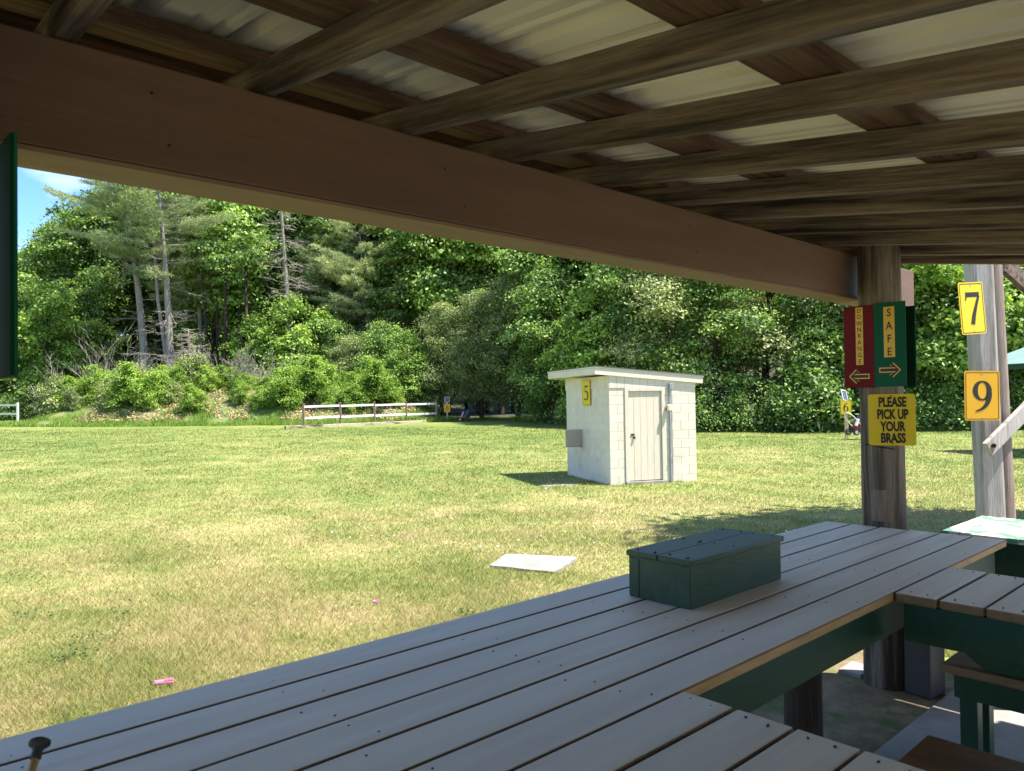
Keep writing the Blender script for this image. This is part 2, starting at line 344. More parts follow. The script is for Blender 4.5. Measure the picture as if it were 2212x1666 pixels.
def lawnmat(name, blades):
    m = bpy.data.materials.new(name); m.use_nodes = True; n = m.node_tree; b = n.nodes['Principled BSDF']; o = n.nodes['Material Output']
    b.inputs['Roughness'].default_value = .75; b.inputs['Specular IOR Level'].default_value = .2
    ge = n.nodes.new('ShaderNodeNewGeometry')
    def noise(sc, det=5, ro=.6, dist=0):
        k = n.nodes.new('ShaderNodeTexNoise'); k.inputs['Scale'].default_value = sc; k.inputs['Detail'].default_value = det; k.inputs['Roughness'].default_value = ro; k.inputs['Distortion'].default_value = dist
        n.links.new(ge.outputs['Position'], k.inputs['Vector']); return k.outputs[0]
    def math_(op, a, b_=None, c=None):
        k = n.nodes.new('ShaderNodeMath'); k.operation = op
        for i, v in enumerate((a, b_, c)):
            if v is None: continue
            if isinstance(v, (int, float)): k.inputs[i].default_value = v
            else: n.links.new(v, k.inputs[i])
        return k.outputs[0]
    big = noise(.10, 3); mid = noise(.55, 6, .65, .3); fine = noise(3.2, 5, .65); hi = noise(38, 3, .7)
    # the ground far off and to the left is greener than the trampled strip by the shelter
    dp = n.nodes.new('ShaderNodeVectorMath'); dp.operation = 'DOT_PRODUCT'; dp.inputs[1].default_value = (FH.x, FH.y, 0); n.links.new(ge.outputs['Position'], dp.inputs[0])
    far = n.nodes.new('ShaderNodeMapRange'); far.inputs[1].default_value = 3; far.inputs[2].default_value = 34; far.inputs[3].default_value = .10; far.inputs[4].default_value = -.10
    n.links.new(dp.outputs['Value'], far.inputs[0])
    s = math_('MULTIPLY', big, .45); s = math_('MULTIPLY_ADD', mid, .55, s); s = math_('MULTIPLY_ADD', fine, .40, s)
    ds = n.nodes.new('ShaderNodeVectorMath'); ds.operation = 'DISTANCE'; ds.inputs[1].default_value = (31, 6, 0); n.links.new(ge.outputs['Position'], ds.inputs[0])
    arc = math_('SINE', math_('MULTIPLY', ds.outputs['Value'], 4.6))
    s = math_('MULTIPLY_ADD', math_('SUBTRACT', s, .70), 1.0, .69)
    s = math_('MULTIPLY_ADD', arc, .022, s)
    s = math_('ADD', s, far.outputs[0])
    if blades:
        at = n.nodes.new('ShaderNodeAttribute'); at.attribute_name = 'rnd'
        s = math_('MULTIPLY_ADD', at.outputs['Fac'], .32, s); s = math_('SUBTRACT', s, .15)
    else:
        s = math_('MULTIPLY_ADD', hi, .36, s); s = math_('SUBTRACT', s, .18)
    ra = n.nodes.new('ShaderNodeValToRGB'); e = ra.color_ramp.elements
    e[0].position = .42; e[0].color = (0.077, 0.118, 0.024, 1); e[1].position = .96; e[1].color = (0.423, 0.334, 0.180, 1)
    for p_, c_ in ((.56, (0.135, 0.180, 0.040, 1)), (.70, (0.221, 0.239, 0.067, 1)), (.82, (0.326, 0.288, 0.118, 1))):
        k = e.new(p_); k.color = c_
    n.links.new(s, ra.inputs[0]); n.links.new(ra.outputs[0], b.inputs['Base Color'])
    if blades:
        tr = n.nodes.new('ShaderNodeBsdfTranslucent'); ms = n.nodes.new('ShaderNodeMixShader'); ms.inputs[0].default_value = .35
        n.links.new(ra.outputs[0], tr.inputs[0]); n.links.new(b.outputs[0], ms.inputs[1]); n.links.new(tr.outputs[0], ms.inputs[2]); n.links.new(ms.outputs[0], o.inputs[0])
    else:
        bu = n.nodes.new('ShaderNodeBump'); bu.inputs['Strength'].default_value = .55; bu.inputs['Distance'].default_value = .03
        n.links.new(hi, bu.inputs['Height']); n.links.new(bu.outputs[0], b.inputs['Normal'])
    return m
M_lawn = lawnmat('lawn_turf', False); M_blade = lawnmat('grass_blade', True)
M_dirt = mat('bank_earth', srgb(150, 120, 96), srgb(196, 164, 140), 2.5, rough=.95, bump=.5, c3=(.13, .17, .05), s3=.55, lo3=.26, hi3=.44)
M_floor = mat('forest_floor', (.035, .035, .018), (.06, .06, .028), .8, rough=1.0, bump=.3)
M_soil = mat('shaded_soil', srgb(104, 88, 66), srgb(134, 116, 90), 9, rough=.95, bump=.6, c3=(.08, .11, .03), s3=5, lo3=.50, hi3=.62)

# ------------------------------------------------------------------ ground
def grid_mesh(name, X, Y, Z, m):
    nr, nc = X.shape; V = np.stack([X, Y, Z], -1).reshape(-1, 3)
    i = np.arange(nr - 1)[:, None] * nc + np.arange(nc - 1)[None, :]
    Q = np.stack([i, i + 1, i + nc + 1, i + nc], -1).reshape(-1, 4)
    me = bpy.data.meshes.new(name); me.from_pydata(V.tolist(), [], Q.tolist()); me.update(); me.materials.append(m)
    me.polygons.foreach_set('use_smooth', [True] * len(me.polygons))
    bm = bmesh.new(); bm.from_mesh(me); bmesh.ops.recalc_face_normals(bm, faces=bm.faces)
    bm.faces.ensure_lookup_table()
    if bm.faces[0].normal.z < 0: bmesh.ops.reverse_faces(bm, faces=bm.faces)
    bm.to_mesh(me); bm.free()
    o = bpy.data.objects.new(name, me); COL.objects.link(o); return o
rad = np.concatenate([np.linspace(.0, 20, 41), np.geomspace(20.8, 900, 90)])
ang = np.linspace(0, 2 * math.pi, 241)
RR, AA = np.meshgrid(rad, ang, indexing='ij'); GX = RR * np.cos(AA); GY = RR * np.sin(AA)
tag(grid_mesh('lawn', GX, GY, ground_np(GX, GY), M_lawn), kind='structure')
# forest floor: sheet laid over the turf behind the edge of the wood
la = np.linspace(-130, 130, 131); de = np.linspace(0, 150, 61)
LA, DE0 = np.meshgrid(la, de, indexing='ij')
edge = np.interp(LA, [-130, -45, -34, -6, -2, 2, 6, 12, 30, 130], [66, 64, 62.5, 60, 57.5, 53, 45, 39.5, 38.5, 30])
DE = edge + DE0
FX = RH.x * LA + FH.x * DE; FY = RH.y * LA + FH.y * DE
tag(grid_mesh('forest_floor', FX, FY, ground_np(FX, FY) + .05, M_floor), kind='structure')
la = np.linspace(-34, -5, 88); de = np.linspace(49.6, 64, 60); LA, DE = np.meshgrid(la, de, indexing='ij')
FX = RH.x * LA + FH.x * DE; FY = RH.y * LA + FH.y * DE
BZ = bump_np(LA, DE)
tag(grid_mesh('berm', FX, FY, ground_np(FX, FY) + BZ + np.where(BZ < .10, -.6, .03 + .10 * np.sin(FX * 2.1) * np.sin(FY * 1.7)), M_dirt), kind='structure')
# concrete slab under the shelter
tag(MB().box(-3.0, 9.5, -4.5, 1.50, -.12, .02).build('concrete_slab', M_conc, bevel=.006), kind='structure')
tag(MB().box(-3.0, 5.2, 1.502, 2.30, -.2, .005).build('soil_strip', M_soil), kind='structure')

# ------------------------------------------------------------------ shelter
SLOPE = .145
YH0, YH1 = 1.95, 2.11; ZH0, ZH1 = 2.268, 2.522
ra_b = lambda y: ZH1 + .004 + SLOPE * (y - YH0)
XR = [-1.36, -.91, -.46, -.01, .43, .916, 1.389, 1.832, 2.333, 2.802, 3.232, 3.732, 4.217, 4.678, 5.15]; YAW = .05
XEND = 5.20
sh = empty('range_shelter', (2.5, -.3, 0), label='open sided timber shelter with brown header beam, exposed rafters and cream metal roof', cat='shelter')
O = (2.5, -.3, 0)
def part(mb, name, m, bevel=0, smooth=False): return mb.build(name, m, sh, bevel, smooth, loc=O)
part(MB().box(-1.9, 5.56, YH0, YH1, ZH0, ZH1), 'header_beam', M_head, .006)
part(MB().box(-1.9, XEND, -2.95, -2.85, 1.42, 1.42 + .25), 'rear_beam', M_head, .006)
part(MB().box(-1.9, 5.555, YH0 + .001, YH1 - .001, ZH0 - .013, ZH0 - .001), 'underlit_board', M_underlit, .002)  # added board; its paler colour stands in for light from the lawn below
part(MB().box(-1.9, XEND - .01, 2.275, 2.297, ZH1 - .02, ZH1 + .196), 'fascia_board', M_purl, .003)
mb = MB()
for x_, z_ in ((1.52, 2.44), (1.60, 2.33), (2.9, 2.45), (2.95, 2.34), (.62, 2.45), (.66, 2.33), (3.9, 2.44), (3.86, 2.32)): mb.cyl((x_, YH0 + .001, z_), (x_, YH0 - .002, z_), .004, 8)
o = part(mb, 'nail_heads', M_black); o['kind'] = 'stuff'
CO = math.cos(math.atan(SLOPE)); RHT = .080
for x in XR:
    # modelled along its own axis so that the grain follows the timber
    L_ = (2.265 + 3.15) / CO
    o = MB().box(-.023, .023, -L_ / 2, L_ / 2, 0, RHT).build('rafter', M_raft, sh, .003)
    yc = (2.265 - 3.15) / 2
    o.location = Vector((x + YAW * (yc - 1.95), yc, ra_b(yc))) - Vector(O); o.rotation_euler = (math.atan(SLOPE), 0, -YAW + random.uniform(-.003, .003))
PT = RHT / CO
PURL = (2.075, 1.51, .845, .18, -.485, -1.15, -1.82, -2.48, -3.05)
for y in PURL:
    z = ra_b(y) + PT + .004; mb = MB()
    d = Vector((0, CO, SLOPE * CO)); n_ = Vector((0, -SLOPE * CO, CO)); c = Vector((0, y, z))
    vs = []
    for x in (-1.9, XEND - .03):
        for i, j in ((-.5, 0), (.5, 0), (.5, 1), (-.5, 1)): vs.append(Vector((x, 0, 0)) + c + d * (.155 * i) + n_ * (.042 * j))
    mb.add(vs, [(0, 1, 2, 3), (7, 6, 5, 4), (0, 4, 5, 1), (1, 5, 6, 2), (2, 6, 7, 3), (3, 7, 4, 0)])
    part(mb, 'purlin', M_purl, .004)
# ribbed sheet
prof = []; x = -2.0
while x < XEND - .20:
    for dx, dz in ((0, 0), (.070, 0), (.078, .009), (.092, .009), (.100, 0), (.128, 0), (.136, .009), (.150, .009), (.158, 0), (.178, 0), (.200, .032), (.220, .032), (.240, 0)):
        prof.append((x + dx, dz))
    x += .2405
mb = MB(); vs = []; NY = 2
for y in (-3.35, 2.33):
    for px_, dz in prof: vs.append((px_ + YAW * (y - 1.95), y, ra_b(y) + PT + .058 + dz))
n = len(prof); mb.add(vs, [(i, i + 1, i + n + 1, i + n) for i in range(n - 1)])
o = part(mb, 'roof_sheet', M_tin); so = o.modifiers.new('gauge', 'SOLIDIFY'); so.thickness = .0015; so.offset = 1
# poles
def pole(x, y, z0, z1, r, tx=0, ty=0, m=M_pole, name='pole'):
    N = 14; pts = []; rr = []
    for i in range(N + 1):
        t = i / N; pts.append((x + tx * t + .004 * math.sin(5 * t), y + ty * t, z0 + (z1 - z0) * t)); rr.append(r * (1.05 - .09 * t + .012 * math.sin(9 * t)))
    mb = MB(); mb.tube(pts, rr, 28, wob=.02); return part(mb, name, m, 0, True)
FX1, FY1 = 4.62, 1.81
pole(FX1, FY1, -.25, 2.60, .118, .0, .0)
pole(.135, FY1, -.25, 2.60, .12)
for x in (.10, FX1): pole(x, -2.9, -.1, 1.66, .12)
# patch of bare wood, spike and nail holes on the far pole
pf = Vector((-.93, -.36, 0)).normalized(); ps = Vector((-pf.y, pf.x, 0)) * -1
def on_pole(off, z, rad_=.124): return Vector((FX1, FY1, 0)) + pf * rad_ + ps * off + UP * z
mb = MB(); c = on_pole(.0, 0, .12)
vs = []
for k in range(7):
    a = -.55 + .95 * k / 6
    dv = Vector((pf.x * math.cos(a) - pf.y * math.sin(a), pf.x * math.sin(a) + pf.y * math.cos(a), 0))
    for z in (.96, 1.14): vs.append(Vector((FX1, FY1, z)) + dv * (.1235))
mb.add(vs, [(2 * k, 2 * k + 1, 2 * k + 3, 2 * k + 2) for k in range(6)])
part(mb, 'bare_patch', mat('bare_wood', srgb(104, 90, 80), srgb(128, 112, 100), 9, (8, 8, .6), .8))
part(MB().tube([on_pole(-.06, 1.375, .118), on_pole(.02, 1.385, .130), on_pole(.09, 1.40, .104)], .004, 6), 'spike', M_black)

# ------------------------------------------------------------------ shooting bench
BT = .93
be = empty('shooting_bench', (2, 1.6, 0), label='long beige plank bench on green frame along the open front', cat='bench')
BO = (2, 1.6, 0)
def bpart(mb, name, m, bevel=0): return mb.build(name, m, be, bevel, loc=BO)
BW, GAP, TH = .1450, .0090, .036
mb = MB(); me_ = MB()
y = 2.09
ends = [4.475, 4.485, 4.50, 4.515, 4.53, 4.545]
for k in range(6):
    mb.box(-1.6, ends[k], y - BW, y, BT - TH, BT + random.uniform(-.0015, .0015)); y -= BW + GAP
YN = y + GAP
M_side = mat('board_side_wood', srgb(108, 84, 58), srgb(128, 102, 72), 8, (1, 6, 6), .65)
def bare_sides(o):
    o.data.materials.append(M_side)
    for p_ in o.data.polygons:
        if abs(p_.normal.z) < .5: p_.material_index = 1
top = bpart(mb, 'tabletop', M_top, .004); bare_sides(top)
# edge strip: the unpainted front edge of the last board
bpart(MB().box(1.68, 3.065, YN - .0035, YN - .0005, BT - TH + .003, BT - .006), 'board_edge', M_edge)
bpart(MB().box(3.70, 4.54, YN - .0035, YN - .0005, BT - TH + .003, BT - .006), 'board_edge', M_edge)
def wing(x0, x1, n):
    m = MB(); yy = YN - GAP
    for k in range(n):
        m.box(x0 + random.uniform(-.004, .004), x1 + random.uniform(-.004, .004), yy - BW, yy, BT - TH, BT + random.uniform(-.002, .001)); yy -= BW + GAP
    bare_sides(bpart(m, 'wing_top', M_top, .006))
    for x, nm in ((x0 + .03, 0), (x1 - .03, 1)):
        bpart(MB().box(x - .019, x + .019, yy + .04, YN - .035, BT - TH - .144, BT - TH - .002), 'wing_rail', M_green, .003)
    bpart(MB().box(x0 + .051, x1 - .051, yy + .04, yy + .078, BT - TH - .144, BT - TH - .002), 'wing_rail', M_green, .003)
    for x in (x0 + .07, x1 - .07):
        bpart(MB().box(x - .045, x + .045, yy + .09, yy + .18, .022, BT - TH - .146), 'leg', M_green, .003)
    return yy
wing(1.00, 1.675, 8); wing(3.07, 3.68, 8)
bpart(MB().box(-1.55, 4.46, YN + .028, YN + .066, BT - TH - .144, BT - TH - .002), 'apron', M_green, .003)
bpart(MB().box(-1.55, 4.46, 2.02, 2.058, BT - TH - .144, BT - TH - .002), 'apron', M_green, .003)
for x in (-.9, .7, 2.05, 4.25):
    bpart(MB().box(x - .019, x + .019, YN + .068, 2.018, BT - TH - .144, BT - TH - .002), 'cross_rail', M_green, .003)
for x in (.9, 2.2):
    bpart(MB().box(x - .045, x + .045, 1.34, 1.43, .0, BT - TH - .146), 'leg', M_green, .003)
bpart(MB().tube([(3.42, 1.72, -.1), (3.42, 1.72, .4), (3.42, 1.72, BT - TH - .006)], [.088, .084, .082], 18, wob=.04), 'round_leg', M_poledark)
# broad green diagonal brace under the right hand wing
bpart(MB().beam((3.73, 1.12, .70), (3.73, .42, .18), .03, .24), 'brace', M_green, .003)
# nails
mb = MB()
y = 2.09 - BW / 2
for k in range(6):
    for xx in np.arange(-.9, 4.5, .61):
        for dx, dy in ((-.03, .035), (.02, -.038)):
            if random.random() < .1: continue
            a = xx + dx + random.uniform(-.02, .02) + .04 * (k % 2); b = y + dy + random.uniform(-.008, .008)
            mb.cyl((a, b, BT - .001), (a, b, BT + .0012), .0030, 8)
    y -= BW + GAP
for x0, x1 in ((1.04, 1.64), (3.11, 3.64)):
    y = YN - GAP - BW / 2
    for k in range(8):
        for xx in (x0, x1):
            for dy in (.03, -.03):
                mb.cyl((xx + random.uniform(-.01, .01), y + dy, BT - .001), (xx, y + dy, BT + .0012), .0030, 8)
        y -= BW + GAP
bpart(mb, 'nail_heads', M_black)['kind'] = 'stuff'

# green box on the bench
bx = empty('wooden_box', (2.64, 1.715, BT + .002), label='low dark green wooden box with two board lid standing on the beige bench', cat='box')
L2, D2, H2 = .325, .138, .176
mb = MB(); mb.box(-L2, L2, -D2, -D2 + .018, 0, H2 - .022); mb.box(-L2, L2, D2 - .018, D2, 0, H2 - .022)
mb.box(-L2, -L2 + .018, -D2 + .0182, D2 - .0182, 0, H2 - .022); mb.box(L2 - .018, L2, -D2 + .0182, D2 - .0182, 0, H2 - .022)
mb.build('box_side', M_boxg, bx, .002)
mb = MB(); mb.box(-L2 - .010, L2 + .012, -D2 - .010, -.003, H2 - .0215, H2); mb.box(-L2 - .008, L2 + .010, .003, D2 + .008, H2 - .0215, H2 - .001)
mb.build('lid', M_boxg, bx, .003)
MB().box(-L2 - .0030, -L2 - .0005, -D2 + .002, -.09, .005, H2 - .03).build('corner_strip', M_boxg, bx, .002)
MB().box(-L2 - .0030, -L2 - .0005, .09, D2 - .002, .002, H2 - .03).build('corner_strip', M_boxg, bx, .002)
mb = MB()
for x_ in (-.30, 0, .30):
    for y_ in (-.115, -.03, .03, .115): mb.cyl((x_ + random.uniform(-.02, .02), y_, H2 - .002), (x_, y_, H2 + .0015), .004, 8)
mb.build('nail_heads', M_black, bx)['kind'] = 'stuff'

# seats
def seat(x0, x1, y1, y0, z, label):
    e = empty('bench_seat', ((x0 + x1) / 2, (y0 + y1) / 2, .02), label=label, cat='seat', group='seats between the bench wings')
    o_ = e.location.copy()
    MB().box(x0, x1, y0, y1, z - .04, z).build('seat_plank', M_seat, e, .006, loc=o_)
    MB().box(x0 + .03, x0 + .068, y0 + .05, y1 - .04, z - .145, z - .042).build('apron', M_green, e, .003, loc=o_)
    MB().box(x1 - .068, x1 - .03, y0 + .05, y1 - .04, z - .145, z - .042).build('apron', M_green, e, .003, loc=o_)
    for yy in (y1 - .085, y0 + .16):
        for xa in (x0 + .069, x1 - .139):
            MB().box(xa, xa + .07, yy - .035, yy + .035, .0202, z - .0422).build('leg', M_green, e, .003, loc=o_)
seat(2.46, 2.885, .995, .05, .50, 'brown plank seat nearest the camera at the bottom right corner')
seat(3.68, 4.05, 1.21, .25, .50, 'brown plank seat with green skirt half hidden behind the green diagonal brace')

# table with peeling paint beyond the bench
tb = empty('paint_table', (4.95, .9, .02), label='green table with white peeling paint on top in the sun behind the bench end', cat='table')
o_ = tb.location.copy()
MB().box(4.69, 5.42, .99, 1.53, .885, .915).build('table_top', M_camo, tb, .004, loc=o_)
MB().box(4.72, 4.755, 1.02, 1.50, .70, .884).build('side_panel', M_green, tb, .003, loc=o_)
MB().box(5.345, 5.38, 1.02, 1.50, .70, .884).build('side_panel', M_green, tb, .003, loc=o_)
MB().box(4.756, 5.344, 1.462, 1.497, .70, .884).build('end_panel', M_green, tb, .003, loc=o_)
for x in (4.80, 5.30):
    for yy in (1.07, 1.41): MB().box(x - .04, x + .04, yy - .04, yy + .04, .0202, .8838).build('leg', M_green, tb, .003, loc=o_)

# grey bin beside the pole
bn = empty('grey_bin', (4.61, 1.60, .006), rz=R(-10), label='dark grey upright bin standing on the ground beside the far pole', cat='bin')
MB().box(-.08, .08, -.075, .075, .001, .41).build('bin_body', M_grey, bn, .012)
MB().box(-.088, .088, -.083, .083, .411, .45).build('bin_lid', M_grey, bn, .01)

# stick with rubber top leaning in the lower left corner
a = P(62, 1690, 1.12); b = P(84, 1612, 1.16)
st = empty('walking_stick', a - (b - a) * 6.0, label='wooden stick with black rubber knob at the lower left corner', cat='stick')
o_ = st.location.copy()
d = (b - a).normalized()
MB().tube([a - (b - a) * 6.0, b - d * .004], .0058, 12).build('shaft', M_stick, st, smooth=True, loc=o_)
mb = MB(); prof_ = [(.0095, -.034), (.0125, -.030), (.0115, -.010), (.016, -.002), (.024, .004), (.024, .011), (.016, .016)]
q = d.to_track_quat('Z', 'Y').to_matrix()
mb.lathe(prof_, 24); mb.v = [tuple(q @ (Vector(v) * .62) + b) for v in mb.v]
mb.build('rubber_knob', M_black, st, smooth=True, loc=o_)

# ------------------------------------------------------------------ signs
def number_sign(w, h, ch, loc, xdir, zdir, m, label, dh=.62, rr=.03, sx=1.0):
    e = empty('number_sign', mw=frame(loc, xdir, zdir), label=label, cat='sign', group='numbered station signs')
    MB().poly(rrect(w, h, rr * h * 1.6), -.002, .002).build('plate', m, e)
    i1 = rrect(w - .05 * h, h - .05 * h, rr * h * 1.2); i2 = rrect(w - .075 * h, h - .075 * h, rr * h * 1.0)
    ring_mb(i1, i2, -.0032).build('border', M_ink, e)
    mb = MB(); strokes(ch, h * dh, 0, 0, -.0034, mb, sx); mb.build('numeral', M_ink, e)
    for z in (h * .44, -h * .44): MB().cyl((0, -.0045, z), (0, -.002, z), .006, 8).build('screw', M_metal, e)
    return e

# direction sign on the far pole (faces along the bench)
def direction_sign(x, yc, zc, face, label, flip=False):
    w, h = .345, .475
    e = empty('direction_sign', mw=frame((x, yc, zc), (0, -face, 0), (0, 0, 1)) if face > 0 else frame((x, yc, zc), (0, 1, 0), (0, 0, 1)), label=label, cat='sign', group='two colour direction signs')
    MB().poly([(-w / 2, -h / 2), (0, -h / 2), (0, h / 2), (-w / 2, h / 2)], -.003, .003).build('red_panel', M_red if face > 0 else M_sgreen, e, .0012)
    MB().poly([(.0008, -h / 2 + .004), (w / 2, -h / 2 + .004), (w / 2, h / 2 + .006), (.0008, h / 2 + .006)], -.0035, .003).build('green_panel', M_sgreen if face > 0 else M_red, e, .0012)
    if face < 0:
        MB().box(.0015, w / 2 - .004, .0036, .010, -h / 2 + .004, h / 2 - .004).build('backing_board', M_blackbd, e)
        MB().box(-w / 2 + .004, -.0005, .0036, .010, -h / 2 + .004, h / 2 - .004).build('backing_board', M_darkgreen, e)
    s1, s2 = (-.085, .085) if face > 0 else (.085, -.085)
    y0 = -.0045
    MB().box(s1 - .021 + .004, s1 + .021 + .004, y0 - .0006, y0, -.105, .228).build('gold_strip', M_strip, e)
    MB().box(s2 - .030, s2 + .030, y0 - .0006, y0, -.068, .218).build('gold_strip', M_strip, e)
    mb = MB()
    for k, c_ in enumerate('DOWNRANGE'): text_mesh(c_, .036, s1 + .004, .208 - k * .0368, y0 - .0016, mb, .92, .008)
    for k, c_ in enumerate('SAFE'): text_mesh(c_, .062, s2, .182 - k * .0735, y0 - .0016, mb, .85, .014)
    mb.build('lettering', M_ink, e)
    def arrow(cx, cz, dr, s, gold):
        g = .006 if gold else 0; yy = y0 - (.0006 if gold else .0014)
        L = .052 * s; hd = .040 * s; t = .0085 * s + g
        # arrow with barbs, one closed outline
        tip = L + g * 1.4; pts = []
        q45 = t * 1.414
        pts = [(tip, 0), (tip - hd - g * .3, hd + g * .3), (tip - hd - g * .3 - q45, hd + g * .3 - q45 + q45 * .3),
               (tip - q45 * 1.55, t), (-L - g, t), (-L - g, -t), (tip - q45 * 1.55, -t),
               (tip - hd - g * .3 - q45, -hd - g * .3 + q45 - q45 * .3), (tip - hd - g * .3, -hd - g * .3)]
        return [(cx + dr * x_, yy, cz + z_) for x_, z_ in pts]
    for gold, m_ in ((True, M_strip), (False, M_ink)):
        for cx, cz, dr in ((s1, -.172, -1 if face > 0 else 1), (s2, -.140, 1 if face > 0 else -1)):
            p_ = arrow(cx, cz, dr, 1.0, gold)
            mb = MB().add(p_, [(0, 1, 2, 3), (3, 4, 5, 6), (0, 3, 6), (0, 6, 7, 8)])
            mb.build('arrow_outline' if gold else 'arrow', m_, e)
    return e
direction_sign(FX1 - .128, 1.795, 1.962, 1, 'red and green plate with DOWNRANGE and SAFE arrows on the far pole')
direction_sign(FX1 + .12, 1.83, 1.962, -1, 'dark plate on the shaded far side of the far pole behind the arrows')
direction_sign(.298, 1.893, 1.985, -1, 'green plate seen from behind at the left edge, hung under the header')

# please pick up your brass
e = empty('notice_sign', mw=frame(P(1926.5, 907, 4.28), (.36, -.93, .008), (-.012, .0, 1)), label='yellow notice asking shooters to pick up brass, low on the far pole', cat='sign')
w, h = .238, .288
MB().poly(rrect(w, h, .014), -.002, .002).build('plate', M_yel, e)
mb = MB()
for t_, z_, s_ in (('PLEASE', .102, .83), ('PICK UP', .030, .80), ('YOUR', -.042, .82), ('BRASS', -.110, .84)):
    text_mesh(t_, .074, 0.004, z_ * .95, -.0042, mb, .60 * s_ / .82, .042)
mb.build('lettering', M_ink, e)
for z in (.134, -.134): MB().cyl((0, -.0055, z), (0, -.002, z), .0045, 8).build('screw', mat('rusty_screw', srgb(110, 70, 40), rough=.7), e)

# second pole with signs 7 and 9
D2P = 6.5
pb = P(2152, 1160, D2P); ptp = P(2122, 560, D2P)
up2 = (ptp - pb).normalized()
z0 = gz(pb.x, pb.y)
base = pb + up2 * ((z0 - .1 - pb.z) / up2.z)
topp = pb + up2 * ((4.6 - pb.z) / up2.z)
sp = empty('station_pole', (base.x, base.y, z0), label='tall grey split pole carrying the signs 7 and 9, right of the shelter', cat='pole')
o_ = sp.location.copy()
side = RH * .060
fr = FH * -.035
MB().tube([base + (topp - base) * t + side for t in np.linspace(0, 1, 14)], [.100 - .015 * t for t in np.linspace(0, 1, 14)], 24, wob=.03).build('round_pole', M_brownpole, sp, smooth=True, loc=o_)
mb = MB(); A = base - side + fr; B = topp - side + fr
mb.beam(A, B, .185, .16, up=FH); mb.build('squared_pole', M_greypole, sp, .03, loc=o_)
MB().beam(P(2118, 895, 6.62), P(2118, 965, 6.62), .05, .05, up=FH).build('side_block', M_poledark, sp, .004, loc=o_)
br = MB().beam(P(2132, 972, 6.22), P(2290, 812, 6.6), .04, .125, up=UP).build('diagonal_rail', M_greypole, sp, .004, loc=o_)
MB().cyl(P(2147, 963, 6.16), P(2147, 963, 6.25), .018, 10).build('bolt', M_black, sp, loc=o_)
MB().beam(P(2168, 570, 6.5), P(2300, 690, 6.9), .05, .14, up=UP).build('knee_brace', M_raft, sp, .004, loc=o_)
number_sign(.285, .425, '7', P(2100, 666, 6.22), RH * .90 + FH * .36 + UP * .07, up2 + RH * -.02, M_yel, 'yellow plate number 7, the upper sign on the grey split pole', sx=1.12)
number_sign(.312, .405, '9', P(2121.5, 855, 6.22), RH + FH * .12 + UP * -.01, up2, M_amb, 'amber plate number 9, below the sign 7 on the grey split pole', dh=.61, sx=1.16)

# ------------------------------------------------------------------ block shed
SX = (RH * math.cos(R(19)) + FH * math.sin(R(19))); SY = Vector((-SX.y, SX.x, 0))
near = P(1319, 1052, 16.46); near.z = near.z
SZ = near.z
shz = (UP + RH * -.034)
shed = empty('block_shed', mw=frame((near.x, near.y, SZ), SX, shz), label='cream painted concrete block shed with plank door and sloping roof on the lawn', cat='shed')
W_, D_ = 2.15, 2.35; WT = 2.15; CRS = .1955
# walls built of real blocks with raked joints, door opening kept free
mb = MB(); DX0, DX1 = .37, 1.36
def course(n0, n1, xs, fixed, z0_, z1_):
    pass
J = .008
def wallrow(a0, a1, off, z0_, z1_, place):
    x_ = a0 - off
    while x_ < a1:
        p0 = max(x_, a0); p1 = min(x_ + .40, a1)
        if p1 - p0 > .03: place(p0 + J / 2, p1 - J / 2, z0_ + J / 2, z1_ - J / 2)
        x_ += .40
for k in range(11):
    z0_, z1_ = k * CRS, (k + 1) * CRS; off = .2 if k % 2 else .0
    bj = lambda: random.uniform(-.0012, .0012)
    pf_ = lambda a_, b_, c_, d_: mb.box(a_, b_, bj(), .10, c_, d_)
    wallrow(0, DX0, off + .2, z0_, z1_, pf_); wallrow(DX1, W_, off, z0_, z1_, pf_)
    pl_ = lambda a_, b_, c_, d_: mb.box(bj(), .10, a_, b_, c_, d_)
    wallrow(.101, D_ - .101, off, z0_, z1_, pl_)
    pr_ = lambda a_, b_, c_, d_: mb.box(W_ - .10, W_ + bj(), a_, b_, c_, d_)
    wallrow(.101, D_ - .101, off, z0_, z1_, pr_)
    pb_ = lambda a_, b_, c_, d_: mb.box(a_, b_, D_ - .10, D_ + bj(), c_, d_)
    wallrow(0, W_, off, z0_, z1_, pb_)
mb.build('block_wall', M_white, shed, .003)
mb = MB(); mb.box(.006, DX0 - .001, .006, .097, -.1, WT); mb.box(DX1 + .001, W_ - .006, .006, .097, -.1, WT)
mb.box(.0045, .097, .098, D_ - .098, -.1, WT - .001); mb.box(W_ - .097, W_ - .0035, .098, D_ - .098, -.1, WT - .001); mb.box(.0035, W_ - .0035, D_ - .097, D_ - .0035, -.1, WT)
mb.build('mortar', M_white, shed)
zr = lambda x_: 2.395 - .078 * x_        # underside of the roof
mb = MB()
x_ = 0
while x_ < W_ - .01:
    x2 = min(x_ + .186, W_)
    mb.poly([(x_ + .003, WT - .02), (x2 - .003, WT - .02), (x2 - .003, max(zr(x2), WT + .0)), (x_ + .003, max(zr(x_), WT + .0))], -.016, .0); x_ = x2
mb.box(.004, W_ - .004, -.010, -.0005, WT - .015, zr(W_) - .002)
y_ = 0
while y_ < D_ - .01:
    y2 = min(y_ + .186, D_); mb.box(-.016, -.0005, y_ + .003 - (.0 if y_ else .012), y2 - .003, WT - .03, zr(0) - .002); y_ = y2
mb.box(-.010, -.001, .004, D_ - .004, WT - .025, zr(0) - .004)
mb.build('siding', M_white, shed)
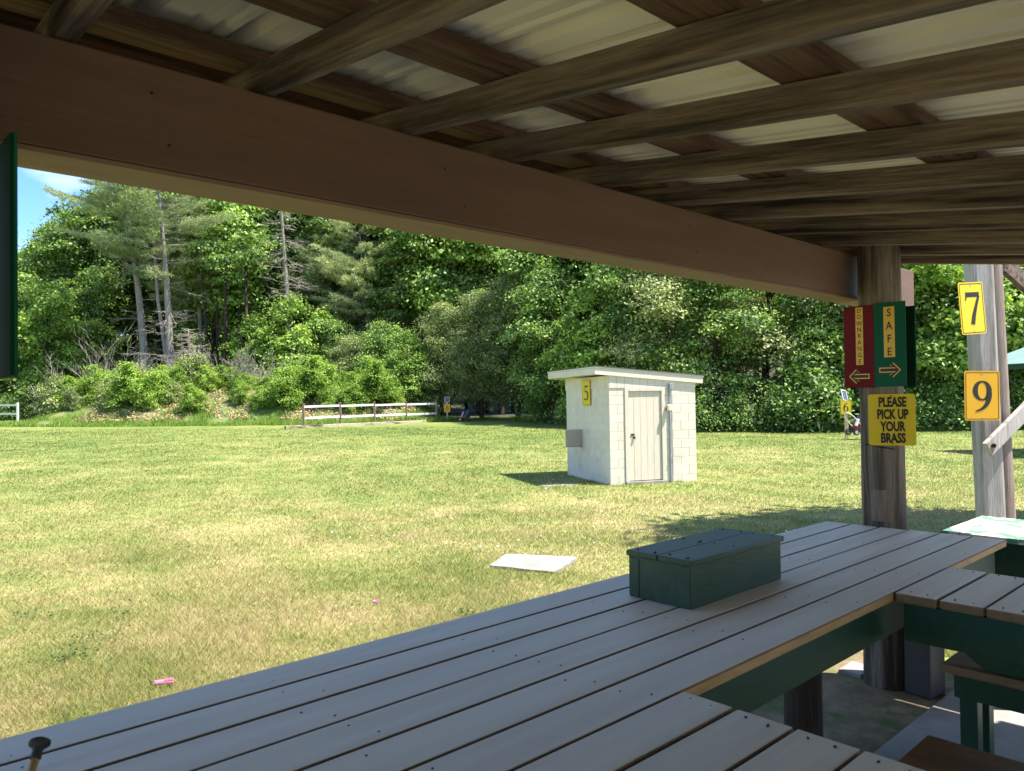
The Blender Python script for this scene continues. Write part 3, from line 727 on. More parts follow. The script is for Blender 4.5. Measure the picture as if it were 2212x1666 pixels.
# roof with fascia
OX0, OX1, OY0, OY1 = -.35, W_ + .17, -.055, D_ + .30
mb = MB(); 
def slab(x0, x1, y0, y1, t0, t1):
    vs = [(x0, y0, zr(x0) + t0), (x1, y0, zr(x1) + t0), (x1, y1, zr(x1) + t0), (x0, y1, zr(x0) + t0), (x0, y0, zr(x0) + t1), (x1, y0, zr(x1) + t1), (x1, y1, zr(x1) + t1), (x0, y1, zr(x0) + t1)]
    return vs, [(0, 3, 2, 1), (4, 5, 6, 7), (0, 1, 5, 4), (1, 2, 6, 5), (2, 3, 7, 6), (3, 0, 4, 7)]
rf = MB(); rf.add(*slab(OX0 - .022, OX1 + .02, OY0 - .022, OY1 + .02, .17, .185)); roof = rf.build('roof_covering', M_roofdark, shed)
mb.add(*slab(OX0, OX1, OY0, OY0 + .03, .0, .135)); mb.add(*slab(OX0, OX1, OY1 - .03, OY1, .0, .135))
mb.add(*slab(OX0 - .0, OX0 + .03, OY0 + .031, OY1 - .031, .0, .135)); mb.add(*slab(OX1 - .03, OX1, OY0 + .031, OY1 - .031, .0, .135))
mb.add(*slab(OX0 - .014, OX1 + .012, OY0 - .014, OY1 + .012, .137, .168))
mb.build('fascia', M_white, shed, .004)
sf = MB(); sf.add(*slab(OX0 + .031, OX1 - .031, OY0 + .031, OY1 - .031, .04, .06)); sf.build('soffit', M_white, shed)
# door
mb = MB(); mb.box(DX0, DX0 + .085, -.022, .095, .09, 2.13); mb.box(DX1 - .085, DX1, -.022, .095, .09, 2.13); mb.box(DX0 + .086, DX1 - .086, -.022, .095, 2.055, 2.13)
mb.build('door_frame', M_door, shed, .003)
dr = MB(); xx = DX0 + .088; pw = [.135, .165, .165, .165, .19]
tot = DX1 - .088 - xx; sc_ = tot / sum(pw)
for p_ in pw:
    dr.box(xx + .0015, xx + p_ * sc_ - .0015, .012 + random.uniform(0, .003), .04, .105, 2.05); xx += p_ * sc_
door = dr.build('door', M_door, shed, .003)
lk = MB(); lk.box(.515, .60, -.002, .009, 1.09, 1.125); lk.cyl((.59, -.012, 1.06), (.59, -.012, 1.02), .02, 10); lk.tube([(.575, -.012, 1.055), (.575, -.012, 1.10), (.605, -.012, 1.10), (.605, -.012, 1.055)], .004, 6)
lk.box(.57, .612, -.022, -.004, 1.012, 1.06)
lk.build('padlock', M_black, door)
MB().box(DX0 - .0, DX1 + .02, -.05, .10, -.1, .088).build('door_sill', M_conc, shed, .008)
MB().box(DX1 + .06, W_ + .02, -.05, -.006, -.1, .03).build('footing', M_conc, shed, .006)
mb = MB(); mb.tube([(1.475, -.03, -.05), (1.475, -.03, 2.07)], .016, 12); mb.tube([(1.515, -.03, -.05), (1.515, -.03, 2.07)], .012, 12)
mb.tube([(1.475, -.03, .46), (1.475, -.03, .56)], .024, 12); mb.box(1.455, 1.535, -.055, -.002, .50, .52)
mb.build('conduit', M_metal, shed, smooth=False)
mb = MB(); mb.box(1.445, 1.535, -.075, -.018, 2.08, 2.22); mb.box(1.455, 1.49, -.085, -.076, 2.09, 2.21); mb.box(1.495, 1.53, -.085, -.076, 2.09, 2.21); mb.box(1.455, 1.515, -.06, -.012, 1.96, 2.075)
mb.build('junction_box', M_metal, shed, .004)
lt = MB(); lt.cyl((1.42, -.001, 1.68), (1.42, -.05, 1.68), .07, 20); lt.build('lamp_base', M_hood, shed)
lt = MB(); lt.box(1.375, 1.475, -.13, -.0505, 1.61, 1.755); lt.build('lamp_lens', M_lamp, shed, .03)
# steel target hood on the left face
mb = MB(); HX = -.43; y0_, y1_ = 1.42, 1.98; z0_, z1_ = .80, 1.20
mb.poly([(HX, z0_), (-.002, z0_), (-.002, z1_), (HX + .06, z1_), (HX + .012, z1_ - .02), (HX, z1_ - .06)], y0_, y0_ + .006)
mb.box(HX - .03, -.002, y0_ - .02, y0_ + .16, z0_ - .008, z0_ - .001)
mb.build('target_shield', M_hood, shed)
MB().box(-.004, -.001, y0_ + .01, y1_ - .01, z0_ + .01, z1_ - .03).build('target_opening', M_black, shed)
mw = shed.matrix_world
def sw(x_, y_, z_): return mw @ Vector((x_, y_, z_))
number_sign(.44, .585, '5', sw(-.035, 1.10, 2.045), -SY + UP * -.02, shz + SY * .02, M_yel, 'yellow plate number 5 fixed high on the shaded shed wall', dh=.58, sx=1.2)
c = sw(-1.0, .55, 0)
tag(MB().box(-.40, .40, -.20, .20, -.1, .012).build('shed_step', M_conc, bevel=.01), 'thin concrete slab lying in the shadow left of the block shed', 'step')
o = bpy.data.objects['shed_step']; o.location = (c.x, c.y, gz(c.x, c.y)); o.rotation_euler = (0, 0, math.atan2(SX.y, SX.x))
# foundation skirt of weeds is part of the grass
# concrete pad in the lawn
pp = P(1150, 1214, 8.35)
pad = MB(); pts = [P(1098, 1197, 8.62), P(1247, 1205, 8.5), P(1196, 1236, 8.0), P(1058, 1222, 8.2)]
pz = gz(pp.x, pp.y) + .045
def on_ground(px, py, z):
    v = P(px, py, 10) - CAM; return CAM + v * ((z - EYE) / v.z)
q4 = [on_ground(1094, 1196, pz), on_ground(1248, 1203, pz), on_ground(1199, 1236, pz), on_ground(1056, 1221, pz)]
ring = []
for i in range(4):
    a_, b_ = q4[i], q4[(i + 1) % 4]
    for t in np.linspace(0, 1, 9)[:-1]: ring.append(a_ + (b_ - a_) * t + Vector((random.uniform(-.012, .012), random.uniform(-.012, .012), 0)))
n = len(ring); vs = [tuple(q_) for q_ in ring] + [(q_.x, q_.y, q_.z - .15) for q_ in ring]
mb = MB().add(vs, [tuple(range(n))] + [(i, (i + 1) % n, (i + 1) % n + n, i + n) for i in range(n)])
tag(mb.build('concrete_pad', M_conc), 'pale square concrete pad set in the lawn before the bench', 'pad')
PADC = sum((Vector(q_) for q_ in q4), Vector()) / 4
c = on_ground(1850, 1442, .03)
tag(MB().box(-.10, .10, -.07, .07, -.05, 0).build('paving_stone', M_conc, bevel=.008), 'small paving stone in the grass under the bench by the far pole', 'paving')
bpy.data.objects['paving_stone'].location = c
# pink wads
for px_, py_, L_, lb in ((355, 1470, .10, 'larger pink plastic wad in the grass near the bench'), (812, 1286, .055, 'smaller pink plastic wad in the grass farther from the bench')):
    g0 = on_ground(px_, py_, 0.03); zz = gz(g0.x, g0.y) + .034
    o = empty('pink_wad', (g0.x, g0.y, zz), rz=R(-22), label=lb, cat='litter', group='pink wads on the lawn')
    mb = MB(); mb.tube([(-L_ / 2, 0, 0), (0, 0, 0)], .015, 14); mb.build('cup', M_pink, o)
    mb = MB()
    for i in range(4):
        a_ = i * math.pi / 2
        mb.beam((0.001, .011 * math.cos(a_), .011 * math.sin(a_)), (L_ / 2, .017 * math.cos(a_), .017 * math.sin(a_)), .014, .004)
    mb.build('petals', M_pink, o)

# ------------------------------------------------------------------ fences
fp = [(x_, 0, 1 / (1 / 46.3 + (1 / 54.4 - 1 / 46.3) * (x_ - 656.4) / 287.4)) for x_ in (656.4, 736, 809.6, 878.4, 943.8)]
def GP(px, depth, py=None):
    x_, y_ = XY(px, depth, py); return Vector((x_, y_, gz(x_, y_)))
fpts = [GP(x_, d_, 890) for x_, y_, d_ in fp]
fe = empty('rail_fence', tuple(fpts[0]), label='low fence of brown posts and two white rails before the bank', cat='fence')
o_ = fe.location.copy(); up_f = (UP + RH * -.028).normalized()
for q_ in fpts:
    MB().beam(q_ - UP * .3, q_ + up_f * 1.46, .13, .13, up=FH).build('post', M_postbr, fe, .01, loc=o_)
    MB().beam(q_ + up_f * 1.461, q_ + up_f * 1.50, .15, .15, up=FH).build('post_cap', M_postbr, fe, .012, loc=o_)
for i in range(4):
    a_, b_ = fpts[i], fpts[i + 1]; dd = (b_ - a_).normalized()
    for hh in (1.27, .58):
        MB().beam(a_ + dd * .067 + up_f * hh, b_ - dd * .067 + up_f * (hh + (.03 if i < 3 else .02)), .05, .13).build('rail', M_rail, fe, .005, loc=o_)
def on_terrain(px, py, dguess, iters=12):
    """depth where the view ray meets the rolling ground"""
    v = P(px, py, 1.0) - CAM; t = dguess
    for d_ in np.linspace(4, 95, 900):
        q_ = CAM + v * d_
        if q_.z <= gz(q_.x, q_.y): return q_
    return CAM + v * dguess
a_ = GP(616, 45.1, 925) + UP * .07; b_ = GP(972, 54.9, 911) + UP * .07
tm = tag(MB().beam(a_, a_ + (b_ - a_) * .80, .20, .19).build('landscape_timber', M_timber, bevel=.02), 'long pale timber lying on the grass at the foot of the rail fence', 'timber')
tag(MB().beam(a_ + (b_ - a_) * .803, b_, .20, .15).build('landscape_timber', mat('dark_timber', srgb(88, 76, 66), srgb(116, 102, 90), 5, rough=.9), bevel=.02), 'short dark timber in line with the long pale one, by the sign 8 stake', 'timber')
wf = empty('white_fence', GP(38, 60, 890), label='white two rail fence cut off by the left edge', cat='fence')
o_ = wf.location.copy(); q_ = GP(38, 60, 890)
MB().beam(q_ - UP * .4, q_ + UP * 1.5, .14, .14, up=FH).build('post', M_rail, wf, .01, loc=o_)
q2 = GP(-45, 61.2, 890)
MB().beam(q2 - UP * .4, q2 + UP * 1.5, .14, .14, up=FH).build('post', M_rail, wf, .01, loc=o_)
for hh in (1.30, .62): MB().beam(q_ + UP * hh, q2 + UP * (hh - .02), .05, .15).build('rail', M_rail, wf, .005, loc=o_)

# ------------------------------------------------------------------ stations 8 and 6
def station(px, ytop, ybase, depth, lab_s, lab_p, ch, sw_, sh_, ysign, m, stakew, tilt, panel, pxs=None):
    b_ = P(px, ybase, depth); t_ = P(px - (ybase - ytop) * tilt, ytop, depth)
    e = empty('station_stake', tuple(b_), label=lab_p, cat='stake', group='stakes with solar panels')
    o_ = e.location.copy()
    MB().beam(b_ - (t_ - b_) * .15, t_, stakew, stakew, up=FH).build('stake', M_stake, e, .006, loc=o_)
    pw_, ph_, lean, turn = panel
    u_ = (UP * math.cos(lean) + FH * math.sin(lean)); r_ = (RH * math.cos(turn) + FH * math.sin(turn)); r_ = (r_ + UP * -.25 * turn).normalized()
    c_ = t_ + u_ * (ph_ / 2)
    n_ = r_.cross(u_).normalized() * 1.0
    fm = MB(); fm.beam(c_ - u_ * ph_ / 2, c_ + u_ * ph_ / 2, pw_, .03, up=n_); pn = fm.build('solar_panel', M_rail, e, .004, loc=o_)
    cm = MB(); cols = 4; rows = 6
    off = n_ * (-.0165 if n_.dot(FH) > 0 else .0165)
    for i in range(cols):
        for j in range(rows):
            cc = c_ + r_ * (pw_ * .86 * ((i + .5) / cols - .5)) + u_ * (ph_ * .88 * ((j + .5) / rows - .5)) + off
            hx = r_ * (pw_ * .86 / cols * .46); hy = u_ * (ph_ * .88 / rows * .46)
            cm.add([cc - hx - hy, cc + hx - hy, cc + hx + hy, cc - hx + hy], [(0, 1, 2, 3)])
    c2_ = cm.build('cells', M_solar, e, loc=o_); c2_.parent = pn
    number_sign(sw_, sh_, ch, P(pxs or px - (ybase - ysign) * tilt, ysign, depth - stakew / 2 - .02), RH + UP * .0, (t_ - b_), m, lab_s, dh=.60)
    return e
station(966.5, 869.5, 911, 54.6, 'amber plate number 8 on the thin stake right of the fence', 'thin pale stake with a small upright solar panel right of the rail fence', '8', .445, .60, 881.5, M_amb, .10, .02, (.36, .42, .35, 0.0))
station(1829, 866, 938, 31.8, 'yellow plate number 6 on a stake left of the far pole', 'stake with a tilted solar panel under sign 6 left of the far pole', '6', .455, .595, 880.5, M_yel, .12, .03, (.34, .50, .45, .55))

def trap_machine(px, py, depth, rz, label, hoop_m, cover_m, hoop=True):
    b_ = P(px, py, depth); e = empty('target_thrower', tuple(b_), rz=rz, label=label, cat='machine', group='wheeled target throwers')
    for s_ in (-1, 1):
        w_ = MB().tube([(-.28, s_ * .22 - .035, .125), (-.28, s_ * .22 + .035, .125)], .125, 20).build('wheel', M_tyre, e)
        MB().tube([(-.28, s_ * .22 - .04, .125), (-.28, s_ * .22 + .04, .125)], .075, 16).build('rim', M_metal, e).parent = w_
    MB().beam((-.36, 0, .16), (.42, 0, .12), .30, .05).build('chassis', M_black, e, .008)
    MB().box(.30, .36, -.2, .2, 0, .12).build('foot', M_black, e, .01)
    MB().box(-.16, .14, -.13, .13, .19, .48).build('motor_housing', M_mred, e, .03)
    MB().beam((-.20, -.12, .38), (-.06, -.10, .66), .10, .08).build('arm_block', M_rail, e, .01)
    mb = MB(); q = Matrix.Rotation(R(24), 3, 'Y')
    mb.lathe([(.20, -.26), (.25, -.24), (.24, .0), (.20, .26), (.12, .30)], 18); mb.v = [tuple(q @ Vector(v) + Vector((.22, 0, .55))) for v in mb.v]
    mb.build('magazine', cover_m, e, smooth=False)
    if hoop:
        pts = []
        for i in range(33):
            t = 2 * math.pi * i / 32; v = Vector((.52 * math.cos(t), .30 * math.sin(t), 0)); v = Matrix.Rotation(R(48), 3, 'Y') @ v; pts.append(v + Vector((-.22, 0, .55)))
        MB().tube(pts, .018, 8, caps=False).build('guard_hoop', hoop_m, e, smooth=True)
    return e
trap_machine(1853, 940, 31.2, math.atan2(RH.y, RH.x) + R(18), 'target thrower with white guard hoop beside the sign 6 stake', M_rail, M_hullblue)
trap_machine(1004, 910, 54.5, math.atan2(RH.y, RH.x) - R(10), 'dark target thrower in the shade right of the sign 8 stake', M_black, M_hullblue, hoop=False)

# ------------------------------------------------------------------ green pavilion at the right edge
pc = P(2316, 972, 22.0); 
pv = empty('green_pavilion', (pc.x, pc.y, gz(pc.x, pc.y)), rz=math.atan2(RH.y, RH.x) + R(6), label='small green pavilion with green metal roof cut off by the right edge', cat='pavilion')
for x_, y_ in ((-.2, 0), (2.6, 0), (-.2, 2.4), (2.6, 2.4)):
    MB().box(x_ - .07, x_ + .07, y_ - .07, y_ + .07, -.3, 2.65).build('post', M_green, pv, .006)
mb = MB(); zE, zT = 2.75, 3.7
vs = [(-.75, -.5, zE), (3.15, -.5, zE), (3.15, 2.9, zE), (-.75, 2.9, zE), (.9, 1.2, zT), (1.5, 1.2, zT)]
mb.add(vs, [(0, 1, 5, 4), (1, 2, 5), (2, 3, 4, 5), (3, 0, 4), (3, 2, 1, 0)]); mb.build('roof', M_groof, pv)
mb = MB(); mb.box(-.68, 3.08, -.46, -.40, zE - .17, zE - .01); mb.box(-.68, -.62, -.399, 2.8, zE - .17, zE - .01); mb.build('eave_board', M_green, pv)

# ------------------------------------------------------------------ vegetation prototypes
def crown_data(lobes, rs, clump_d, per, L, W, spread=.34, shell=.55, up=.55):
    C = []; N = []; Q = []
    for c, r in lobes:
        c = np.array(c); r = np.array(r) * np.ones(3)
        area = 4 * math.pi * ((r[0] * r[1] * r[2]) ** (2 / 3)); k = max(6, int(area * clump_d))
        d = unit(rs.normal(size=(k, 3))); rad_ = shell + (1 - shell) * rs.rand(k, 1) ** .6
        cc = c + d * r * rad_ * (1 + .14 * rs.normal(size=(k, 1)))
        tone = rs.rand(k)
        for i in range(k):
            m_ = int(per * (.5 + rs.rand()))
            s_ = spread * (.6 + .8 * rs.rand())
            off = rs.normal(size=(m_, 3)) * s_ * np.array([1, 1, .42]); off[:, 2] -= .35 * (off[:, 0] * d[i][0] + off[:, 1] * d[i][1])
            C.append(cc[i] + off)
            nn = rs.normal(size=(m_, 3)) * .55 + d[i] * .5 + np.array([0, 0, up]) + off * .4
            N.append(nn); Q.append(np.clip(.5 + (tone[i] - .5) * .85 + rs.normal(size=m_) * .16, 0, 1))
    C = np.concatenate(C); N = unit(np.concatenate(N)); Q = np.concatenate(Q)
    return leaves(C, N, L, W, rs), np.repeat(Q, 4)

def hardwood(name, H, base, rx, seed, m, nl, dens, per, L, W, trunk_r, clear=True, label=None, cat='tree', group=None, lean=.4, bark=None, spread=.34):
    rs = np.random.RandomState(seed); rnd = random.Random(seed)
    e = empty(name, (0, 0, -500), label=label, cat=cat, group=group)
    lobes = []; limbs = MB()
    hc = (H - base)
    top = Vector((rnd.uniform(-lean, lean), rnd.uniform(-lean, lean), H * .86))
    tp = [Vector((0, 0, -.6)), Vector((0, 0, 0)), top * .35 + Vector((rnd.uniform(-.2, .2), rnd.uniform(-.2, .2), 0)), top * .7, top]
    limbs.tube(tp, [trunk_r * 1.35, trunk_r * 1.15, trunk_r * .85, trunk_r * .5, trunk_r * .12], 9)
    for i in range(nl):
        t = (i + .5) / nl; z = base + hc * (.10 + .84 * t)
        prof_ = math.sin(math.pi * min(1, .12 + .80 * t + .06)) ** .6
        a = 2.4 * i + rnd.uniform(-.5, .5); rr = rx * prof_ * rnd.uniform(.45, .80)
        if i == nl - 1: rr *= .15
        c = (rr * math.cos(a) + top.x * t, rr * math.sin(a) + top.y * t, z)
        r = rx * rnd.uniform(.28, .54) * (.75 + .35 * prof_)
        lobes.append((c, (r, r, r * rnd.uniform(.62, .9))))
        z0 = max(base * .7, z - rnd.uniform(1.0, 2.2) - rr * .4); p0 = top * (z0 / (H * .86)); p0.z = z0
        pm = (p0 + Vector(c)) / 2 + Vector((0, 0, .25))
        limbs.tube([p0, pm, Vector(c)], [trunk_r * .38, trunk_r * .22, trunk_r * .06], 6)
    for i in range(nl):
        c, r = rnd.choice(lobes[:nl]); a = rnd.uniform(0, 6.28); sb = cat == 'shrub'; el = rnd.uniform(.5, 1.5) if sb else rnd.uniform(-.1, 1.3); k = rnd.uniform(1.0, 1.6) if sb else rnd.uniform(.9, 1.15)
        c2 = (c[0] + r[0] * k * math.cos(a) * math.cos(el), c[1] + r[1] * k * math.sin(a) * math.cos(el), c[2] + r[2] * k * math.sin(el)); q = rx * rnd.uniform(.07, .15)
        lobes.append((c2, (q, q, q * (2.2 if sb else 1.5))))
    V, Q = crown_data(lobes, rs, dens, per, L, W, spread)
    keep = np.repeat(V.reshape(-1, 4, 3)[:, :, 2].min(1) > .02, 4)
    npmesh('crown', V[keep], 4, m, e, Q[keep])
    limbs.build('trunk', bark or M_bark, e, smooth=True)
    return e

def pine(name, H, zlow, maxlen, seed, label, trunk_r, lean=(0, 0), nb=70, dead=26, droop=.05, tuft=1.0, group=None, twin=False):
    rs = np.random.RandomState(seed); rnd = random.Random(seed)
    e = empty(name, (0, 0, -500), label=label, cat='tree', group=group)
    axis = lambda t: Vector((lean[0] * t + .25 * math.sin(4 * t), lean[1] * t + .2 * math.sin(3.1 * t + 1), H * t))
    tm_ = MB(); ts = np.linspace(-.03, 1, 16)
    tm_.tube([axis(t) for t in ts], [trunk_r * (1.15 - 1.08 * max(t, 0) ** 1.1) + .015 for t in ts], 10)
    if twin:
        ts2 = np.linspace(.10, .95, 12)
        tm_.tube([axis(t) + Vector((-.9, .1, 0)) * min(1, (t - .1) * 3.2) for t in ts2], [trunk_r * .62 * (1.08 - 1.02 * t) + .015 for t in ts2], 8)
    C = []; N = []; Q = []; D = []
    for i in range(nb):
        t = zlow + (1 - zlow) * ((i + rnd.random()) / nb); p0 = axis(t); u = (t - zlow) / (1 - zlow)
        ln = maxlen * (.45 + .55 * math.sin(math.pi * min(1, .25 + .75 * u)) ) * rnd.uniform(.55, 1.1) * (1 - .55 * u ** 3)
        a = rnd.uniform(0, 2 * math.pi); dv = Vector((math.cos(a), math.sin(a), 0)); sv = Vector((-dv.y, dv.x, 0))
        rise = rnd.uniform(-.04, .22) - droop + .25 * u
        pts = [p0 + dv * ln * s + Vector((0, 0, ln * (rise * s + .10 * s * s))) for s in (0, .35, .7, 1)]
        tm_.tube(pts, [.055, .042, .026, .01], 5)
        ns = max(4, int(ln * 2.6)); tone = rnd.random()
        for k in range(ns):
            s = .25 + .75 * (k + rnd.random()) / ns; q = p0 + dv * ln * s + Vector((0, 0, ln * (rise * s + .10 * s * s)))
            for sg in (-1, 1):
                sl_ = ln * .34 * (1.15 - s) * rnd.uniform(.6, 1.2) + .25
                for j in range(max(2, int(sl_ * 3.2))):
                    w = (j + 1) / max(2, int(sl_ * 3.2)); c = q + (sv * sg + dv * .7) * sl_ * w * .8 + Vector((0, 0, rnd.uniform(-.06, .10)))
                    m_ = int(13 * tuft); off = rs.normal(size=(m_, 3)) * np.array([.11, .11, .05])
                    dr = unit(rs.normal(size=(m_, 3)) * .8 + np.array([dv.x, dv.y, .55]))
                    C.append(np.array(c) + off); D.append(dr); Q.append(np.clip(.5 + (tone - .5) * .5 + rs.normal(size=m_) * .15, 0, 1))
    C = np.concatenate(C); D = np.concatenate(D); Q = np.concatenate(Q); n = len(C)
    b = unit(np.cross(D, rs.normal(size=(n, 3)))); L = .26 * (.6 + .7 * rs.rand(n, 1)); Wd = .034
    V = np.stack([C - b * Wd / 2, C + b * Wd / 2, C + D * L + b * Wd * .35, C + D * L - b * Wd * .35], 1).reshape(-1, 3)
    npmesh('crown', V, 4, M_needle, e, np.repeat(Q, 4))
    tm_.build('trunk', M_pbark, e, smooth=True)
    if dead:
        dm = MB()
        for i in range(dead):
            t = rnd.uniform(.05, zlow + .12); twigs(dm, axis(t), rnd.uniform(0, 6.28), rnd.uniform(1.0, 4.0), rnd.uniform(-.3, .25), rnd, 2)
        dm.build('dead_branches', M_dead, e)
    return e
def twigs(dm, p0, a, ln, rise, rnd, depth, r=.03):
    dv = Vector((math.cos(a), math.sin(a), rise)).normalized(); pts = [Vector(p0)]; q = Vector(p0)
    for s in range(4):
        dv = (dv + Vector((rnd.uniform(-.25, .25), rnd.uniform(-.25, .25), rnd.uniform(-.22, .18)))).normalized(); q = q + dv * ln / 4; pts.append(q.copy())
    dm.tube(pts, [r, r * .85, r * .65, r * .45, r * .22], 4, caps=False)
    if depth > 0:
        for s in (1, 2, 2, 3, 3, 4):
            twigs(dm, pts[s], a + rnd.choice((-1, 1)) * rnd.uniform(.4, 1.2), ln * rnd.uniform(.25, .45), rise + rnd.uniform(-.3, .4), rnd, depth - 1, max(r * .6, .012))
def deadtree(name, H, seed, label, trunk_r, nb, lnmax, zlow=.3, sprawl=False, lean=(0, 0)):
    rnd = random.Random(seed); e = empty(name, (0, 0, -500), label=label, cat='dead tree'); tm_ = MB(); dm = MB()
    if not sprawl:
        ax = lambda t: Vector((lean[0] * t + .15 * math.sin(5 * t), lean[1] * t, H * t))
        ts = np.linspace(-.03, 1, 14); tm_.tube([ax(t) for t in ts], [trunk_r * (1.1 - 1.0 * max(t, 0)) + .02 for t in ts], 9)
        for i in range(nb):
            t = zlow + (1 - zlow) * (i + rnd.random()) / nb
            twigs(dm, ax(t), rnd.uniform(0, 6.28), lnmax * rnd.uniform(.4, 1.0) * (1.1 - .75 * t), rnd.uniform(-.35, .15), rnd, 2, .03)
    else:
        for i in range(nb):
            a = rnd.uniform(0, 6.28); twigs(dm, (rnd.uniform(-.5, .5), rnd.uniform(-.5, .5), -.2), a, H * rnd.uniform(.6, 1.1), rnd.uniform(.8, 2.6), rnd, 2, .03)
        tm_.tube([(0, 0, -.3), (.05, 0, H * .35)], [trunk_r, trunk_r * .6], 8)
    tm_.build('trunk', M_dead, e, smooth=True); dm.build('branches', M_dead, e)
    return e

# hardwood kinds: A tall with clear trunk, B leafy down to the ground, C round bushy edge tree
PROTO = {}
PROTO['tallA'] = hardwood('broadleaf_tree', 22, 8.0, 4.4, 21, M_oak, 15, .62, 64, .30, .20, .28, spread=.52)
PROTO['tallB'] = hardwood('broadleaf_tree', 21, 7.0, 4.2, 22, M_oak2, 14, .62, 56, .36, .24, .25, spread=.52)
PROTO['edgeA'] = hardwood('broadleaf_tree', 11, .6, 3.1, 23, M_oak, 12, 1.05, 74, .20, .13, .16, spread=.40)
PROTO['edgeB'] = hardwood('broadleaf_tree', 11, .4, 3.2, 24, M_oak2, 12, 1.05, 62, .25, .165, .16, spread=.40)
PROTO['edgeC'] = hardwood('broadleaf_tree', 11, .2, 3.3, 25, M_olive, 12, 1.1, 84, .16, .095, .16, spread=.40)
PROTO['under'] = hardwood('understory_tree', 7, .8, 2.3, 26, M_oak, 9, 1.6, 32, .24, .16, .08)
PROTO['shrubA'] = hardwood('shrub', 3.0, .0, 1.5, 27, M_shrub, 11, 2.6, 44, .17, .10, .04, cat='shrub', spread=.26)
PROTO['shrubB'] = hardwood('shrub', 2.8, .0, 1.5, 28, M_olive, 11, 2.6, 40, .15, .095, .04, cat='shrub', spread=.26)
PROTO['shrubC'] = hardwood('shrub', 2.2, .0, 1.25, 29, M_oak, 8, 4.0, 28, .16, .10, .04, cat='shrub')
USED = set()
def plant(kind, px, depth, H0, scale, label, group=None, bank=False, rz=None, sxy=None):
    src = PROTO[kind]; x, y = XY(px, depth); z = (gb if bank else gz)(x, y) - .05
    rz = random.uniform(0, 6.28) if rz is None else rz
    sxy = scale * random.uniform(.92, 1.12) if sxy is None else sxy
    if kind in USED: o = copy_tree(src, (x, y, z), rz, (sxy, sxy, scale))
    else:
        USED.add(kind); o = src; o.location = (x, y, z); o.rotation_euler = (0, 0, rz); o.scale = (sxy, sxy, scale)
    o['label'] = label
    if group: o['group'] = group
    elif 'group' in o: del o['group']
    return o

# front of the wood, right half: trees in leaf down to the ground
G1 = 'leafy trees along the edge of the wood'
for px, d, k, s, lb in (
    (880, 57.5, 'edgeB', .62, 'low bright tree behind the right end of the rail fence'),
    (955, 58, 'edgeC', .80, 'olive rounded tree right behind the sign 8 stake'),
    (1040, 57, 'edgeC', .88, 'olive broad tree between the sign 8 stake and the shed'),
    (1120, 56, 'edgeC', .98, 'olive tall rounded tree just left of the shed roof'),
    (1195, 50, 'edgeA', .92, 'dark leafy tree rising behind the left corner of the shed'),
    (1290, 46, 'edgeB', .8, 'bright leafy tree directly above the shed roof corner'),
    (1375, 46, 'edgeA', 1.1, 'dark leafy tree above the middle of the shed roof'),
    (1465, 43.0, 'edgeC', 1.1, 'dark leafy tree above the right end of the shed roof'),
    (1555, 40.8, 'edgeA', .86, 'dark leafy tree just right of the shed'),
    (1655, 42.5, 'edgeC', 1.12, 'greyish leafy tree midway between shed and far pole'),
    (1740, 40, 'edgeA', .74, 'dark leafy tree left of the red sign half'),
    (1815, 41, 'edgeB', .92, 'bright leafy tree behind the red sign half'),
    (1900, 40.5, 'edgeA', 1.0, 'dark leafy tree hidden mostly behind the far pole'),
    (1985, 40.5, 'edgeB', 1.12, 'bright leafy tree just right of the far pole'),
    (2065, 39.8, 'edgeA', .85, 'dark leafy tree left of the sign 7 pole'),
    (2150, 41.5, 'edgeB', 1.15, 'bright leafy tree behind the sign 7 pole'),
    (2240, 40, 'edgeB', 1.05, 'bright leafy tree at the right edge above the green pavilion')):
    plant(k, px, d, 11, s, lb, G1)
# low bushes filling the foot of the edge
for i, (px, d, k, s) in enumerate(((1505, 38.5, 'shrubC', .9), (1590, 38.5, 'shrubC', .8), (1690, 37.8, 'shrubC', 1.0), (1755, 37.6, 'shrubC', 1.35), (1945, 38, 'shrubC', .9), (2030, 38, 'shrubC', 1.0), (2110, 38, 'shrubC', .8), (2195, 38.3, 'shrubC', 1.1), (1250, 47, 'shrubC', 1.0), (1165, 52, 'shrubC', .9))):
    plant(k, px, d, 2.2, s, 'small leafy bush at the foot of the right hand trees', 'bushes along the foot of the wood')
# second and third rows
G2 = 'tall trees in the second row of the wood'
i = 0
for px in range(1180, 2300, 88):
    plant(('tallA', 'tallB')[i % 2], px + random.uniform(-20, 20), 49 + random.uniform(0, 4) + max(0, (1350 - px) * .03), 22, random.uniform(.72, .84), 'tall tree showing only between the crowns of the right hand edge trees', G2); i += 1
for px in range(905, 1180, 62):
    plant(('tallB', 'tallA')[i % 2], px + random.uniform(-15, 15), 67 + random.uniform(0, 4), 22, random.uniform(.92, 1.05), 'tall tree standing behind the olive rounded trees', 'tall trees behind the olive ones'); i += 1
G3 = 'tall broadleaf trees behind the pines'
for px, d, k, s in ((20, 79, 'tallA', .74), (70, 81, 'tallA', .80), (118, 78, 'tallA', .90), (172, 80, 'tallA', .98), (228, 77, 'tallA', 1.05), (290, 79, 'tallA', 1.10), (345, 80, 'tallA', 1.08), (400, 77, 'tallA', 1.12),
                    (462, 75, 'tallB', 1.12), (520, 74, 'tallB', 1.08), (575, 76, 'tallA', 1.08), (630, 75, 'tallA', 1.05), (690, 74, 'tallA', 1.05), (750, 75, 'tallA', 1.05), (815, 73, 'tallA', 1.05), (870, 73, 'tallA', 1.05)):
    plant(k, px, d, 22, s, 'tall broadleaf tree in the row behind the pines and the bank', G3)
